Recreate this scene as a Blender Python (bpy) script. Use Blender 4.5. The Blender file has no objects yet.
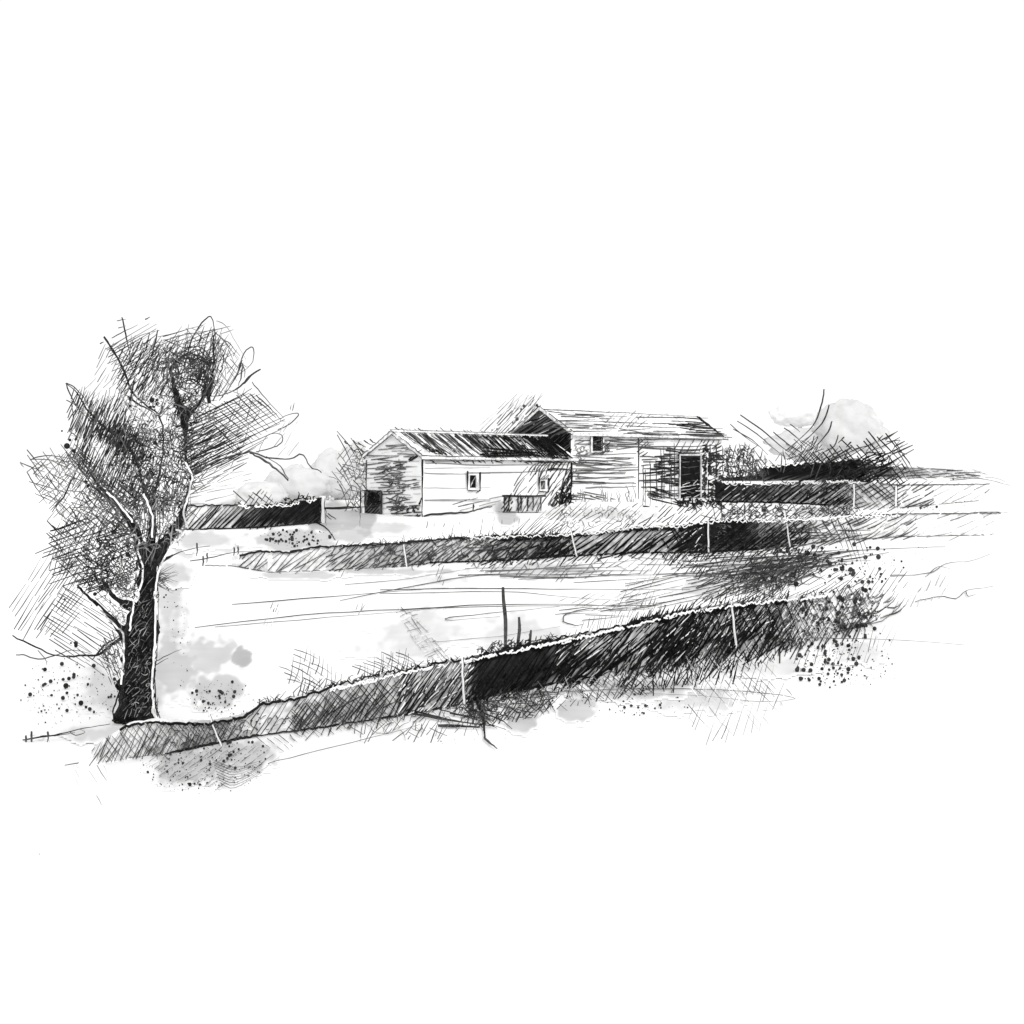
import bpy, math, random
from mathutils import Vector, noise
R = random.Random(7)
U = R.uniform
C = bpy.context.scene.collection
F, HX, HY = 1422.0, 512.0, 475.0

# ------------------------------------------------------------------ terrain
def tz(y):
    if y < 91: return -5.38 + 0.0415*y
    if y < 104: return -1.6035
    if y < 120: return -1.6035 + 1.4035*(y-104)/16.0
    return -0.2
def ray(px, py): return Vector(((px-HX)/F, 1.0, -(py-HY)/F))
def D(px, py, y): return ray(px, py)*y
def G(px, py, h=0.02):
    k = (py-HY)/F
    y = 5.38/(k+0.0415) if k+0.0415 > .002 else 999
    if y > 91:
        y = 1.6035/k if k > 0.0154 else 999
        if y > 104:
            y = (10.726)/(k+0.08772) if k+0.08772 > 0.01 else 119
            y = min(max(y, 104), 119.5)
    v = ray(px, py)*y
    v.z = tz(y)+h
    return v
def px_of(v): return HX+F*v.x/v.y, HY-F*v.z/v.y

# ------------------------------------------------------------------ materials
def mat(name, scale=3.0, lo=.75, hi=1.25, grain=0.0, bump=0.0, rough=1.0):
    m = bpy.data.materials.new(name); m.use_nodes = True
    nt = m.node_tree; n = nt.nodes; n.clear()
    out = n.new('ShaderNodeOutputMaterial'); b = n.new('ShaderNodeBsdfPrincipled')
    b.inputs['Roughness'].default_value = rough
    b.inputs['Specular IOR Level'].default_value = 0.02
    at = n.new('ShaderNodeAttribute'); at.attribute_name = 'tone'
    tc = n.new('ShaderNodeTexCoord')
    nz = n.new('ShaderNodeTexNoise'); nz.inputs['Scale'].default_value = scale
    nz.inputs['Detail'].default_value = 5
    nt.links.new(tc.outputs['Object'], nz.inputs['Vector'])
    mr = n.new('ShaderNodeMapRange'); mr.inputs['From Min'].default_value = .35
    mr.inputs['From Max'].default_value = .65
    mr.inputs['To Min'].default_value = lo; mr.inputs['To Max'].default_value = hi
    nt.links.new(nz.outputs['Fac'], mr.inputs['Value'])
    mx = n.new('ShaderNodeVectorMath'); mx.operation = 'SCALE'
    nt.links.new(at.outputs['Color'], mx.inputs[0]); nt.links.new(mr.outputs[0], mx.inputs['Scale'])
    mn = n.new('ShaderNodeVectorMath'); mn.operation = 'MINIMUM'
    mn.inputs[1].default_value = (.93, .93, .93)
    if grain:
        ad = n.new('ShaderNodeVectorMath'); ad.operation = 'ADD'
        n2 = n.new('ShaderNodeTexNoise'); n2.inputs['Scale'].default_value = scale*4
        n2.inputs['Detail'].default_value = 3
        nt.links.new(tc.outputs['Object'], n2.inputs['Vector'])
        m2 = n.new('ShaderNodeMapRange'); m2.inputs['From Min'].default_value = .56
        m2.inputs['From Max'].default_value = .72
        m2.inputs['To Min'].default_value = 0; m2.inputs['To Max'].default_value = grain
        nt.links.new(n2.outputs['Fac'], m2.inputs['Value'])
        cb = n.new('ShaderNodeCombineXYZ')
        for i in range(3): nt.links.new(m2.outputs[0], cb.inputs[i])
        nt.links.new(mx.outputs[0], ad.inputs[0]); nt.links.new(cb.outputs[0], ad.inputs[1])
        nt.links.new(ad.outputs[0], mn.inputs[0])
    else:
        nt.links.new(mx.outputs[0], mn.inputs[0])
    nt.links.new(mn.outputs[0], b.inputs['Base Color'])
    if bump:
        bp = n.new('ShaderNodeBump'); bp.inputs['Strength'].default_value = bump
        bp.inputs['Distance'].default_value = .05
        nt.links.new(nz.outputs['Fac'], bp.inputs['Height']); nt.links.new(bp.outputs[0], b.inputs['Normal'])
    nt.links.new(b.outputs[0], out.inputs[0])
    return m
M = dict(
    ground=mat('pale_ground', .15, .985, 1.01),
    stone=mat('dry_stone', 5, .75, 1.15, .02, .4),
    coping=mat('lime_coping', 4, .93, 1.03),
    timber=mat('weathered_board', 4, .6, 1.3),
    plaster=mat('limewash', 1.2, .94, 1.03),
    roof=mat('corrugated_sheet', 3, .6, 1.4, .04),
    bark=mat('rough_bark', 7, .4, 1.6, .05, .5),
    leaf=mat('dark_twigs', 3, .55, 1.5),
    grass=mat('dry_grass', 2, .6, 1.5),
    wash=mat('grey_wash', 1.5, .97, 1.03),
    pebble=mat('dark_pebble', 9, .7, 1.3),
    glass=mat('dark_opening', 4, .5, 1.5, .03),
)

# ------------------------------------------------------------------ mesh builder
INK = 1.12
class MB:
    def __init__(s): s.v = []; s.f = []; s.t = []
    def quad(s, pts, tone):
        i = len(s.v); s.v += [tuple(p) for p in pts]; s.f.append(tuple(range(i, i+len(pts))))
        s.t += ([tone]*len(pts) if not isinstance(tone, (list, tuple)) else list(tone))
    def box(s, o, a, b, c, tone):
        o, a, b, c = Vector(o), Vector(a), Vector(b), Vector(c)
        P = [o, o+a, o+a+b, o+b, o+c, o+a+c, o+a+b+c, o+b+c]
        i = len(s.v); s.v += [tuple(p) for p in P]; s.t += [tone]*8
        for q in ((0, 3, 2, 1), (4, 5, 6, 7), (0, 1, 5, 4), (1, 2, 6, 5), (2, 3, 7, 6), (3, 0, 4, 7)):
            s.f.append(tuple(i+k for k in q))
    def tube(s, pts, rad, tone, n=3, cap=True):
        pts = [Vector(p) for p in pts]
        if len(pts) < 2: return
        if not isinstance(rad, (list, tuple)): rad = [rad]*len(pts)
        i0 = len(s.v)
        for k, p in enumerate(pts):
            d = (pts[min(k+1, len(pts)-1)]-pts[max(k-1, 0)])
            if d.length < 1e-6: d = Vector((0, 0, 1))
            d.normalize()
            a = d.cross(Vector((0, 1, 0)))
            if a.length < .05: a = d.cross(Vector((1, 0, 0)))
            a.normalize(); b = d.cross(a)
            for j in range(n):
                t = 2*math.pi*j/n + .5
                s.v.append(tuple(p+(a*math.cos(t)+b*math.sin(t))*rad[k]))
                s.t.append(tone[k] if isinstance(tone, (list, tuple)) else tone)
        for k in range(len(pts)-1):
            for j in range(n):
                a0 = i0+k*n+j; a1 = i0+k*n+(j+1) % n
                s.f.append((a0, a1, a1+n, a0+n))
        if cap:
            s.f.append(tuple(i0+j for j in reversed(range(n))))
            s.f.append(tuple(i0+(len(pts)-1)*n+j for j in range(n)))
    def ball(s, c, r, tone, n=7, sq=1.0):
        i0 = len(s.v); c = Vector(c); m = 4
        s.v.append((c.x, c.y, c.z-r*sq)); s.t.append(tone)
        for a in range(1, m):
            ph = math.pi*a/m
            for j in range(n):
                th = 2*math.pi*j/n
                s.v.append((c.x+r*math.sin(ph)*math.cos(th), c.y+r*math.sin(ph)*math.sin(th), c.z-r*sq*math.cos(ph)))
                s.t.append(tone)
        s.v.append((c.x, c.y, c.z+r*sq)); s.t.append(tone)
        top = len(s.v)-1
        for j in range(n):
            s.f.append((i0, i0+1+(j+1) % n, i0+1+j))
            for a in range(m-2):
                q = i0+1+a*n
                s.f.append((q+j, q+(j+1) % n, q+n+(j+1) % n, q+n+j))
            q = i0+1+(m-2)*n
            s.f.append((q+j, q+(j+1) % n, top))
    def build(s, name, m, parent=None, smooth=False, origin=None):
        me = bpy.data.meshes.new(name)
        o0 = Vector(origin) if origin is not None else (parent.location if parent is not None and parent.parent is None else Vector((0, 0, 0)))
        if parent is not None and parent.parent is not None: o0 = parent.parent.location
        me.from_pydata([(x-o0.x, y-o0.y, z-o0.z) for x, y, z in s.v], [], s.f)
        ca = me.color_attributes.new('tone', 'FLOAT_COLOR', 'POINT')
        buf = []
        for t in s.t: buf += [t, t, t, 1.0]
        ca.data.foreach_set('color', buf)
        me.materials.append(M[m]); me.update()
        if smooth: me.polygons.foreach_set('use_smooth', [True]*len(me.polygons))
        o = bpy.data.objects.new(name, me); C.objects.link(o)
        if parent is not None: o.parent = parent
        else: o.location = o0
        return o
def tag(o, label=None, cat=None, group=None, kind=None):
    for k, v in (('label', label), ('category', cat), ('group', group), ('kind', kind)):
        if v: o[k] = v
    return o
def empty(name, loc, label, cat, group=None):
    o = bpy.data.objects.new(name, None); C.objects.link(o); o.location = loc
    return tag(o, label, cat, group)

# ------------------------------------------------------------------ mappings (pixel ray -> point on a real surface)
def mG(h=.04): return lambda: (lambda x, y: G(x, y, h))
class Pl:
    def __init__(s, p, n, eps=.03): s.p = Vector(p); s.n = Vector(n).normalized(); s.e = eps
    def at(s, x, y):
        r = ray(x, y); t = s.p.dot(s.n)/r.dot(s.n)
        return r*t+s.n*s.e
    def __call__(s): return s.at
def mD(y, dj=0.0, k=0.0, px0=0):
    def new():
        yy = y+U(-dj, dj); kk = U(-k, k)
        return lambda a, b: D(a, b, yy+kk*(a-px0))
    return new
def mStand(lean=.2):            # blades that start on the ground at their lower end and stand up
    def new():
        st = {}
        def f(a, b): return D(a, b, st['y'])
        f.prep = lambda pts: st.update(y=G(*max(pts, key=lambda p: p[1])).y)
        return f
    return new

def stroke(mb, mf, pts, w=1.0, tone=.03, taper=True):
    """pts in px; w in px (width as seen at its own distance)"""
    f = mf()
    if tone < .6: tone = tone*(.62 if tone < .3 else .62+.38*(tone-.3)/.3)
    w *= INK
    if hasattr(f, 'prep'): f.prep(pts)
    P = [f(*p) for p in pts]
    n = len(P); rad = []
    for i, p in enumerate(P):
        t = i/(n-1) if n > 1 else 0
        k = (.55+.45*math.sin(math.pi*min(1, t*1.3+.15))) if taper else 1
        if taper and t > .8: k *= .75
        rad.append(max(.002, w*.56*p.y/F*k))
    mb.tube(P, rad, tone, 3)
def smooth(pts, n=4):
    out = []
    for i in range(len(pts)-1):
        p0 = pts[max(i-1, 0)]; p1 = pts[i]; p2 = pts[i+1]; p3 = pts[min(i+2, len(pts)-1)]
        for k in range(n):
            t = k/n
            out.append(tuple(.5*((2*p1[a])+(-p0[a]+p2[a])*t+(2*p0[a]-5*p1[a]+4*p2[a]-p3[a])*t*t+(-p0[a]+3*p1[a]-3*p2[a]+p3[a])*t**3) for a in (0, 1)))
    out.append(tuple(pts[-1])); return out
def line(mb, mf, pts, w=1.0, tone=.03, wob=.35, taper=True):
    L = smooth(pts, 4)
    L = [(x+U(-wob, wob), y+U(-wob, wob)) for x, y in L]
    stroke(mb, mf, L, w, tone, taper)
def inside(poly, x, y):
    c = False; j = len(poly)-1
    for i in range(len(poly)):
        xi, yi = poly[i]; xj, yj = poly[j]
        if (yi > y) != (yj > y) and x < (xj-xi)*(y-yi)/(yj-yi)+xi: c = not c
        j = i
    return c
def hatch(mb, mf, poly, ang, sp, w=1.0, tone=.04, L=None, jit=2.0, curve=.0, aj=4, p=1, tj=.6):
    a = math.radians(ang); d = (math.cos(a), -math.sin(a)); n = (math.sin(a), math.cos(a))
    S = [x*n[0]+y*n[1] for x, y in poly]; T = [x*d[0]+y*d[1] for x, y in poly]
    s = min(S)+U(0, sp)
    while s < max(S):
        runs = []; cur = None; t = min(T)
        while t <= max(T):
            x, y = s*n[0]+t*d[0], s*n[1]+t*d[1]
            if inside(poly, x, y):
                if cur is None: cur = [t, t]
                cur[1] = t
            elif cur: runs.append(cur); cur = None
            t += 1.5
        if cur: runs.append(cur)
        for r0, r1 in runs:
            segs = []
            if L:
                q = r0-U(0, L*.4)
                while q < r1:
                    l = L*U(.5, 1.3); segs.append((q, min(q+l, r1+L*.25))); q += l+U(0, L*.25)
            else: segs = [(r0, r1)]
            for t0, t1 in segs:
                t0 += U(-jit, jit); t1 += U(-jit, jit)
                if t1-t0 < 2: continue
                mx_, my_ = s*n[0]+.5*(t0+t1)*d[0], s*n[1]+.5*(t0+t1)*d[1]
                pp = p(mx_, my_) if callable(p) else p
                if R.random() > pp: continue
                da = math.radians(R.gauss(0, aj)); dd = (math.cos(a+da), -math.sin(a+da)); nn = (math.sin(a+da), math.cos(a+da))
                h = (t1-t0)/2; cv = curve*(t1-t0)*U(.6, 1.4)
                N = 4 if h > 12 or curve else 3
                pts = []
                for i in range(N):
                    u = -1+2*i/(N-1)
                    off = cv*(1-u*u)+U(-.25, .25)
                    pts.append((mx_+dd[0]*h*u+nn[0]*off, my_+dd[1]*h*u+nn[1]*off))
                stroke(mb, mf, pts, w*U(.75, 1.25), min(.9, tone*(1+U(-tj, tj*1.6))))
        s += sp*U(.55, 1.45)
def rpt(poly):
    xs = [p[0] for p in poly]; ys = [p[1] for p in poly]
    while True:
        x, y = U(min(xs), max(xs)), U(min(ys), max(ys))
        if inside(poly, x, y): return x, y
def scrib(mb, mf, poly, n, size=12, w=.9, tone=.05, turn=1.1, tj=.6):
    for _ in range(n):
        x, y = rpt(poly); h = U(0, 6.28); k = U(-turn, turn)
        m = 6; st = size*U(.5, 1.4)/m; pts = []
        for i in range(m):
            pts.append((x, y)); x += math.cos(h)*st; y += math.sin(h)*st; h += k+U(-.3, .3)
        stroke(mb, mf, pts, w*U(.7, 1.3), min(.9, tone*(1+U(-tj, tj*2))))
def interp(tab, x):
    if x <= tab[0][0]: return tab[0][1]
    for (a, b), (c, d) in zip(tab, tab[1:]):
        if x <= c: return b+(d-b)*(x-a)/(c-a)
    return tab[-1][1]

# ------------------------------------------------------------------ ground, one sheet to the horizon
g = MB()
ys = [-30, 0, 20, 40, 60, 80, 91, 104, 112, 120, 160, 300, 800, 3000]
for a, b in zip(ys, ys[1:]):
    xs = [-3000, -400, -100, -40, -20, 0, 20, 40, 100, 400, 3000]
    for c, d in zip(xs, xs[1:]):
        g.quad([(c, a, tz(a)), (d, a, tz(a)), (d, b, tz(b)), (c, b, tz(b))], .93)
tag(g.build('ground', 'ground'), kind='structure')

# grey watercolour wash patches lying on the ground
def wash(name, blobs, surf, step=2.0, seed=0, m='wash', label=None):
    """blobs: (cx, cy, rx, ry, tone, softness)"""
    x0 = min(b[0]-b[2]*1.5 for b in blobs); x1 = max(b[0]+b[2]*1.5 for b in blobs)
    y0 = min(b[1]-b[3]*1.5 for b in blobs); y1 = max(b[1]+b[3]*1.5 for b in blobs)
    nx, ny = int((x1-x0)/step)+2, int((y1-y0)/step)+2
    val = {}
    for i in range(nx):
        for j in range(ny):
            x, y = x0+i*step, y0+j*step
            v = .93
            for k, (cx, cy, rx, ry, tn, sf) in enumerate(blobs):
                q = math.hypot((x-cx)/rx, (y-cy)/ry)
                q += .5*noise.noise(Vector((x*.045, y*.045, seed+k*3.1)))+.34*noise.noise(Vector((x*.13, y*.16, seed+k)))
                if q < 1:
                    e = min(1, (1-q)/(sf*.7))
                    rim = .05*math.exp(-((1-q)/.10)**2)*max(0, .7-sf)*1.6
                    mott = .06*noise.noise(Vector((x*.06, y*.06, seed+9+k)))
                    tt = .93+(tn*.78+mott-.93)*min(1, e*1.25)-rim
                    v = min(v, tt)
            val[i, j] = v
    mb = MB(); idx = {}
    for i in range(nx-1):
        for j in range(ny-1):
            if min(val[i, j], val[i+1, j], val[i, j+1], val[i+1, j+1]) < .915:
                q = []
                for a, b in ((i, j+1), (i+1, j+1), (i+1, j), (i, j)):
                    if (a, b) not in idx:
                        idx[a, b] = len(mb.v); mb.v.append(tuple(surf(x0+a*step, y0+b*step))); mb.t.append(max(.3, val[a, b]))
                    q.append(idx[a, b])
                mb.f.append(tuple(q))
    return tag(mb.build(name, m), kind='structure')
class _GS:
    n = 0
def gs_next():
    _GS.n += 1; h = .004+.0018*_GS.n
    return lambda x, y: G(x, y, h)
wash('ground_wash', [(175, 668, 26, 32, .72, .6), (205, 655, 30, 22, .76, .5), (170, 600, 18, 55, .74, .8), (240, 658, 13, 13, .60, .3),
                     (215, 690, 34, 20, .70, .6), (150, 680, 26, 40, .80, 1), (105, 690, 26, 25, .84, 1), (190, 545, 25, 14, .80, .6)], gs_next(), 1.6, 3)
wash('ground_wash', [(190, 768, 45, 20, .66, .6), (235, 756, 45, 18, .70, .6)], gs_next(), 1.6, 12)
wash('ground_wash', [(420, 630, 50, 30, .88, 1), (520, 635, 65, 24, .84, 1), (400, 650, 50, 14, .88, 1), (700, 590, 36, 14, .80, .8), (440, 580, 40, 8, .9, 1)], gs_next(), 2, 21)
wash('ground_wash', [(520, 708, 22, 24, .70, .5), (575, 712, 22, 12, .72, .4), (620, 685, 70, 16, .70, .7), (700, 700, 50, 16, .85, 1)], gs_next(), 1.6, 31)
wash('ground_wash', [(290, 540, 55, 12, .70, .5), (345, 520, 34, 18, .62, .5), (390, 528, 30, 8, .8, .8), (350, 535, 30, 10, .74, .5), (220, 545, 30, 8, .82, .8)], gs_next(), 1.4, 41)
wash('ground_wash', [(505, 516, 14, 12, .66, .4), (820, 511, 45, 5, .72, .5), (600, 515, 60, 8, .84, 1)], gs_next(), 1.3, 51)
wash('ground_wash', [(300, 576, 50, 4, .78, .6), (400, 572, 60, 4, .72, .6), (540, 570, 80, 8, .78, .8), (760, 565, 70, 14, .76, 1), (850, 652, 40, 14, .92, 1)], gs_next(), 1.4, 61)
wash('ground_wash', [(480, 700, 60, 10, .8, .9), (640, 690, 60, 14, .74, .8), (770, 668, 50, 12, .92, 1)], gs_next(), 1.6, 73)
wash('ground_wash', [(100, 735, 50, 10, .84, 1), (350, 700, 60, 10, .84, 1)], gs_next(), 1.6, 83)
wash('ground_wash', [(200, 540, 40, 10, .78, .9), (170, 575, 22, 14, .72, .7), (270, 520, 40, 4, .8, .6)], gs_next(), 1.5, 93)

# ------------------------------------------------------------------ the tree
TY = 25.0
tree = empty('gnarled_tree', G(138, 722, 0), 'tall gnarled leaning tree with black trunk and loose wiry crown beside the near stone wall', 'tree')
def tpts(L, y=TY, n=4):
    c = smooth([(p[0], p[1]) for p in L], n); c = [c[0]]+[(a+U(-.7, .7), b+U(-.7, .7)) for a, b in c[1:]]; rr = smooth([(i, p[2]) for i, p in enumerate(L)], n)
    return [D(a, b, y) for a, b in c], [max(.3, q[1])*y/F for q in rr]
def limb(mb, L, y0=TY, dy=0.0, tone=.012, n=9, rough=.12):
    P, rad = tpts(L, y0)
    m = len(P)
    for i in range(m):                     # keep the pixel path, drift in depth
        P[i] = P[i]*((y0+dy*i/(m-1))/y0)
    i0 = len(mb.v)
    mb.tube(P, rad, tone, n)
    for k in range(i0, len(mb.v)):
        v = Vector(mb.v[k]); c = P[min((k-i0)//n, m-1)]
        s = 1+rough*noise.noise(v*4.0)*2
        s += rough*.35*noise.noise(v*14.0)
        mb.v[k] = tuple(c+(v-c)*s)
tr = MB()
limb(tr, [(138, 728, 21), (137, 719, 18), (136, 706, 15.5), (137, 690, 14.5), (138, 670, 14.5), (139, 650, 15.5), (140, 630, 15.5), (143, 610, 10.5), (146, 590, 8.8), (148, 570, 8.4), (150, 556, 8)], n=22, rough=.34)
mT = mD(TY-.38, .02)
hatch(tr, mT, [(124, 715), (150, 715), (150, 640), (152, 600), (152, 560), (137, 565), (136, 600), (130, 640), (126, 680)], 55, 4.2, .65, .2, L=9, aj=16)
scrib(tr, mT, [(126, 712), (150, 712), (150, 600), (138, 600)], 50, 8, .6, .2, .8)
line(tr, mT, [(121, 686), (117, 700), (113, 712), (118, 718), (126, 714)], 1.6, .03)
line(tr, mT, [(112, 720), (125, 722), (150, 722), (170, 720)], 2.2, .01)
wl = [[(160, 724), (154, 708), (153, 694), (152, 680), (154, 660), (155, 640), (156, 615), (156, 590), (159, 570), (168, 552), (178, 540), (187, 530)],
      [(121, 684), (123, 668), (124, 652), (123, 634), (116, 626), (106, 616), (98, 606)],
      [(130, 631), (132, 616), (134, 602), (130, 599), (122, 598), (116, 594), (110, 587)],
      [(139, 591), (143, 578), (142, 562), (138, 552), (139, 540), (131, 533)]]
for L in wl: line(tr, mD(TY-.5), L, 1.7, .92, .55, False)  # white highlight lines painted along the trunk edges, not bark
line(tr, mD(TY-.42), [(162, 722), (156.5, 707), (155.5, 690), (154.7, 678), (156.5, 660), (158, 640), (158.5, 615), (158.5, 590)], 1.1, .08)
for k in range(120):
    y = U(560, 718); xr = interp([(560, 160), (590, 156.5), (640, 156), (680, 153.5), (700, 154), (722, 158)], y); xl = interp([(560, 138), (600, 133), (640, 125), (680, 124), (720, 118)], y)
    x = xr if R.random() < .5 else xl
    line(tr, mD(TY-.45), [(x+U(-3, 1), y), (x+U(-1, 2), y-U(2, 5)), (x+U(-1.5, 3), y-U(6, 10))], U(.7, 1.3), .04)
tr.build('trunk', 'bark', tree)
limbs = [
    ([(148, 566, 9), (156, 553, 8), (165, 541, 6), (174, 530, 4.5), (181, 518, 3.4), (187, 500, 2.0), (191, 484, 1.6), (191, 472, 1.6), (186, 462, 1.3), (186, 445, 1.4), (185, 428, 3.0), (183, 412, 4.6), (178, 400, 3.6), (174, 388, 2.6), (172, 372, 1.4)], .4),
    ([(184, 424, 3), (190, 413, 2.5), (200, 402, 2), (207, 390, 3.2), (209, 402, 2)], -.5),
    ([(207, 394, 2.2), (212, 378, 1.4), (214, 355, .9), (214, 335, .6)], -.6),
    ([(146, 566, 8), (142, 552, 6.5), (138, 540, 5), (134, 526, 4), (124, 513, 3), (112, 500, 2), (98, 484, 1.1), (82, 460, .7)], -.8),
    ([(150, 560, 6), (152, 540, 5), (153, 520, 4), (150, 502, 3), (142, 482, 1.6), (136, 460, 1.6), (122, 440, 1.8), (104, 426, 1.1), (90, 413, .9), (78, 394, .6), (66, 383, .4)], .6),
    ([(152, 515, 1.6), (156, 488, 1.1), (162, 460, .9), (163, 432, .8), (158, 415, 1), (140, 400, 1.1), (130, 388, 1), (122, 366, .9), (104, 337, .8)], .9),
    ([(133, 606, 6), (124, 603, 4), (116, 597, 3), (108, 588, 2), (101, 578, 1.3)], -.5),
    ([(130, 643, 8), (122, 630, 5), (112, 620, 3), (100, 608, 2), (90, 598, 1.6), (78, 586, 1.3)], -.5),
    ([(124, 636, 2), (112, 645, 1.5), (97, 655, 1.3), (78, 656, .9), (58, 656, .7), (36, 647, .7), (13, 636, .6)], -.9),
    ([(191, 476, 2.2), (205, 466, 1.1), (225, 458, .8), (250, 452, .7), (266, 457, .8), (290, 459, .7), (302, 454, .6), (310, 466, .6), (322, 472, .5)], -1.2),
    ([(250, 453, .9), (262, 459, 1), (276, 469, .9), (288, 480, .7), (280, 466, .5), (266, 457, .5)], -1.0),
]
for i, (L, dy) in enumerate(limbs):
    b = MB(); limb(b, L, TY+.02*i, dy, .02 if i < 9 else .08, 7, .2)
    b.build('branch', 'bark', tree)
cr = MB()
def mC(dj=1.3, k=.02, c=150): return mD(TY, dj, k, c)
c1 = mC()
for L, w, t in [
    ([(122, 317), (126, 335), (129, 350), (133, 372)], 1.5, .05), ([(104, 337), (113, 350), (122, 368), (129, 386)], 1.7, .04),
    ([(158, 330), (155, 345), (149, 362), (143, 380)], 1.3, .06), ([(112, 338), (125, 331), (138, 325)], 1, .08), ([(120, 348), (140, 336), (160, 330)], 1, .2),
    ([(145, 320), (150, 317)], 1.3, .15), ([(100, 344), (104, 342)], 1.3, .15), ([(143, 344), (150, 340), (157, 334)], 1.3, .04),
    ([(117, 321), (126, 319)], 1, .3), ([(118, 328), (126, 326)], 1, .3),
    ([(186, 362), (190, 345), (197, 330), (207, 318), (212, 318), (215, 333), (216, 350), (212, 370)], 1.4, .05),
    ([(163, 337), (182, 331), (203, 325)], 1, .1), ([(165, 340), (185, 335), (206, 331)], 1, .2), ([(198, 334), (207, 342)], 1, .06), ([(199, 334), (214, 329)], .9, .1),
    ([(216, 321), (225, 325), (236, 342), (246, 360)], .8, .35), ([(215, 332), (226, 343), (238, 360)], 1, .2), ([(224, 340), (230, 344), (240, 356)], 1, .1),
    ([(222, 370), (225, 352), (231, 344)], 1, .1), ([(241, 361), (245, 352), (252, 347), (254, 353), (252, 363), (247, 367), (243, 364)], 1.1, .12),
    ([(242, 360), (239, 370), (233, 382), (226, 393)], 1.8, .08), ([(241, 361), (245, 372), (244, 378)], 1.1, .2), ([(243, 364), (241, 378), (238, 386)], 1.5, .12),
    ([(261, 369), (251, 375), (243, 384), (233, 391), (218, 396), (210, 396)], 1.7, .06), ([(252, 375), (245, 383), (235, 389)], 1, .2),
    ([(252, 382), (266, 399), (284, 418)], 1, .12), ([(256, 395), (270, 408), (280, 419)], 1.2, .06), ([(258, 401), (267, 409), (276, 418)], 1.2, .06), ([(250, 394), (262, 406)], 1.2, .06),
    ([(278, 430), (290, 424), (298, 416), (297, 413), (287, 415), (280, 420), (285, 421)], 1.1, .12), ([(256, 452), (265, 450), (277, 446), (283, 440), (280, 434), (270, 434), (264, 440), (258, 453)], 1.1, .12),
    ([(205, 413), (225, 404), (242, 395), (252, 388)], 1.4, .03), ([(66, 383), (74, 387), (84, 398), (91, 412)], 1.1, .08), ([(66, 383), (70, 393), (78, 408), (90, 420)], 1.3, .06),
    ([(66, 400), (74, 404), (84, 412)], 1, .1), ([(72, 404), (73, 418), (69, 432)], 1, .12), ([(68, 440), (72, 433), (77, 438), (78, 445)], 1.1, .1),
    ([(30, 460), (42, 456), (62, 457), (78, 462)], 1.1, .12), ([(31, 459), (50, 460), (66, 464)], 1, .2), ([(27, 472), (36, 487), (47, 504)], 1.1, .1), ([(33, 468), (38, 479), (46, 484)], 1, .2), ([(20, 462), (24, 467)], 1.6, .35),
    ([(76, 473), (70, 484), (64, 497), (56, 508), (64, 517), (75, 524)], 1.5, .05), ([(50, 531), (65, 527), (80, 521), (92, 518)], 1.6, .03), ([(74, 512), (78, 522), (84, 529)], 1.2, .08),
    ([(125, 515), (118, 527), (108, 533), (95, 537)], 1.8, .03), ([(16, 655), (24, 655), (38, 659), (50, 657), (62, 653), (72, 650), (84, 652), (96, 656)], 1.2, .1), ([(38, 650), (46, 660), (47, 665)], 1, .2),
    ([(96, 656), (104, 646), (116, 638), (122, 635)], 1.6, .05), ([(92, 660), (100, 650), (110, 640)], 1.1, .15), ([(153, 663), (168, 655), (182, 649)], .9, .15), ([(154, 666), (168, 658)], .9, .15),
    ([(160, 395), (165, 385), (171, 378), (180, 382)], 1.6, .05), ([(163, 378), (167, 360), (172, 345)], 1.1, .1), ([(170, 372), (174, 360), (170, 345)], 1.3, .05),
    ([(128, 396), (138, 404), (150, 410), (158, 416)], 1.8, .05), ([(152, 378), (158, 365), (162, 355)], 1, .12),
]: line(cr, mD(TY+U(-.9, .9)), L, w, t, .3)
H = hatch
H(cr, c1, [(104, 345), (150, 320), (162, 335), (155, 360), (115, 380)], 27, 5, 1, .13, jit=4)
H(cr, c1, [(125, 352), (158, 337), (160, 360), (150, 385), (128, 392), (118, 372)], 62, 3.0, 1.1, .05, L=24)
H(cr, c1, [(130, 360), (155, 345), (150, 388), (128, 390)], 40, 4, 1.1, .05, L=18)
H(cr, c1, [(100, 350), (120, 345), (125, 380), (96, 375)], 60, 4.5, .9, .2, L=22)
H(cr, c1, [(85, 385), (120, 372), (135, 395), (120, 410), (90, 405)], 45, 6, .8, .35, L=26)
H(cr, c1, [(148, 352), (182, 342), (180, 375), (165, 395), (142, 395)], 58, 3.4, 1, .1, L=24)
H(cr, c1, [(165, 345), (200, 335), (205, 380), (170, 385)], 78, 4.5, 1, .12, L=26)
ring = [(168, 352), (188, 345), (208, 352), (214, 372), (208, 396), (186, 404), (170, 392), (163, 372)]
scrib(cr, c1, ring, 120, 20, 1.0, .06, .7); scrib(cr, c1, [(168, 360), (205, 352), (212, 372), (208, 388), (196, 376), (176, 372)], 60, 13, 1.2, .03, .8)
for k in range(12):
    a0 = U(0, 6.28); rr = U(17, 25)
    cx_, cy_, ex = 191+U(-5, 5), 372+U(-7, 7), U(.65, 1.1); line(cr, mC(.8), [(cx_+rr*ex*math.cos(a0+q*.5), cy_+rr*math.sin(a0+q*.5)) for q in range(6)], 1.1, .06, .8)
H(cr, c1, [(200, 330), (222, 335), (218, 380), (205, 400), (198, 370)], 72, 3.6, 1.1, .06, L=26)
H(cr, c1, [(215, 335), (230, 342), (242, 365), (225, 395), (208, 395)], 58, 4.5, .9, .18, L=22)
H(cr, c1, [(215, 335), (230, 342), (242, 365), (225, 395), (208, 395)], -48, 6.5, .8, .25, L=18)
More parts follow.
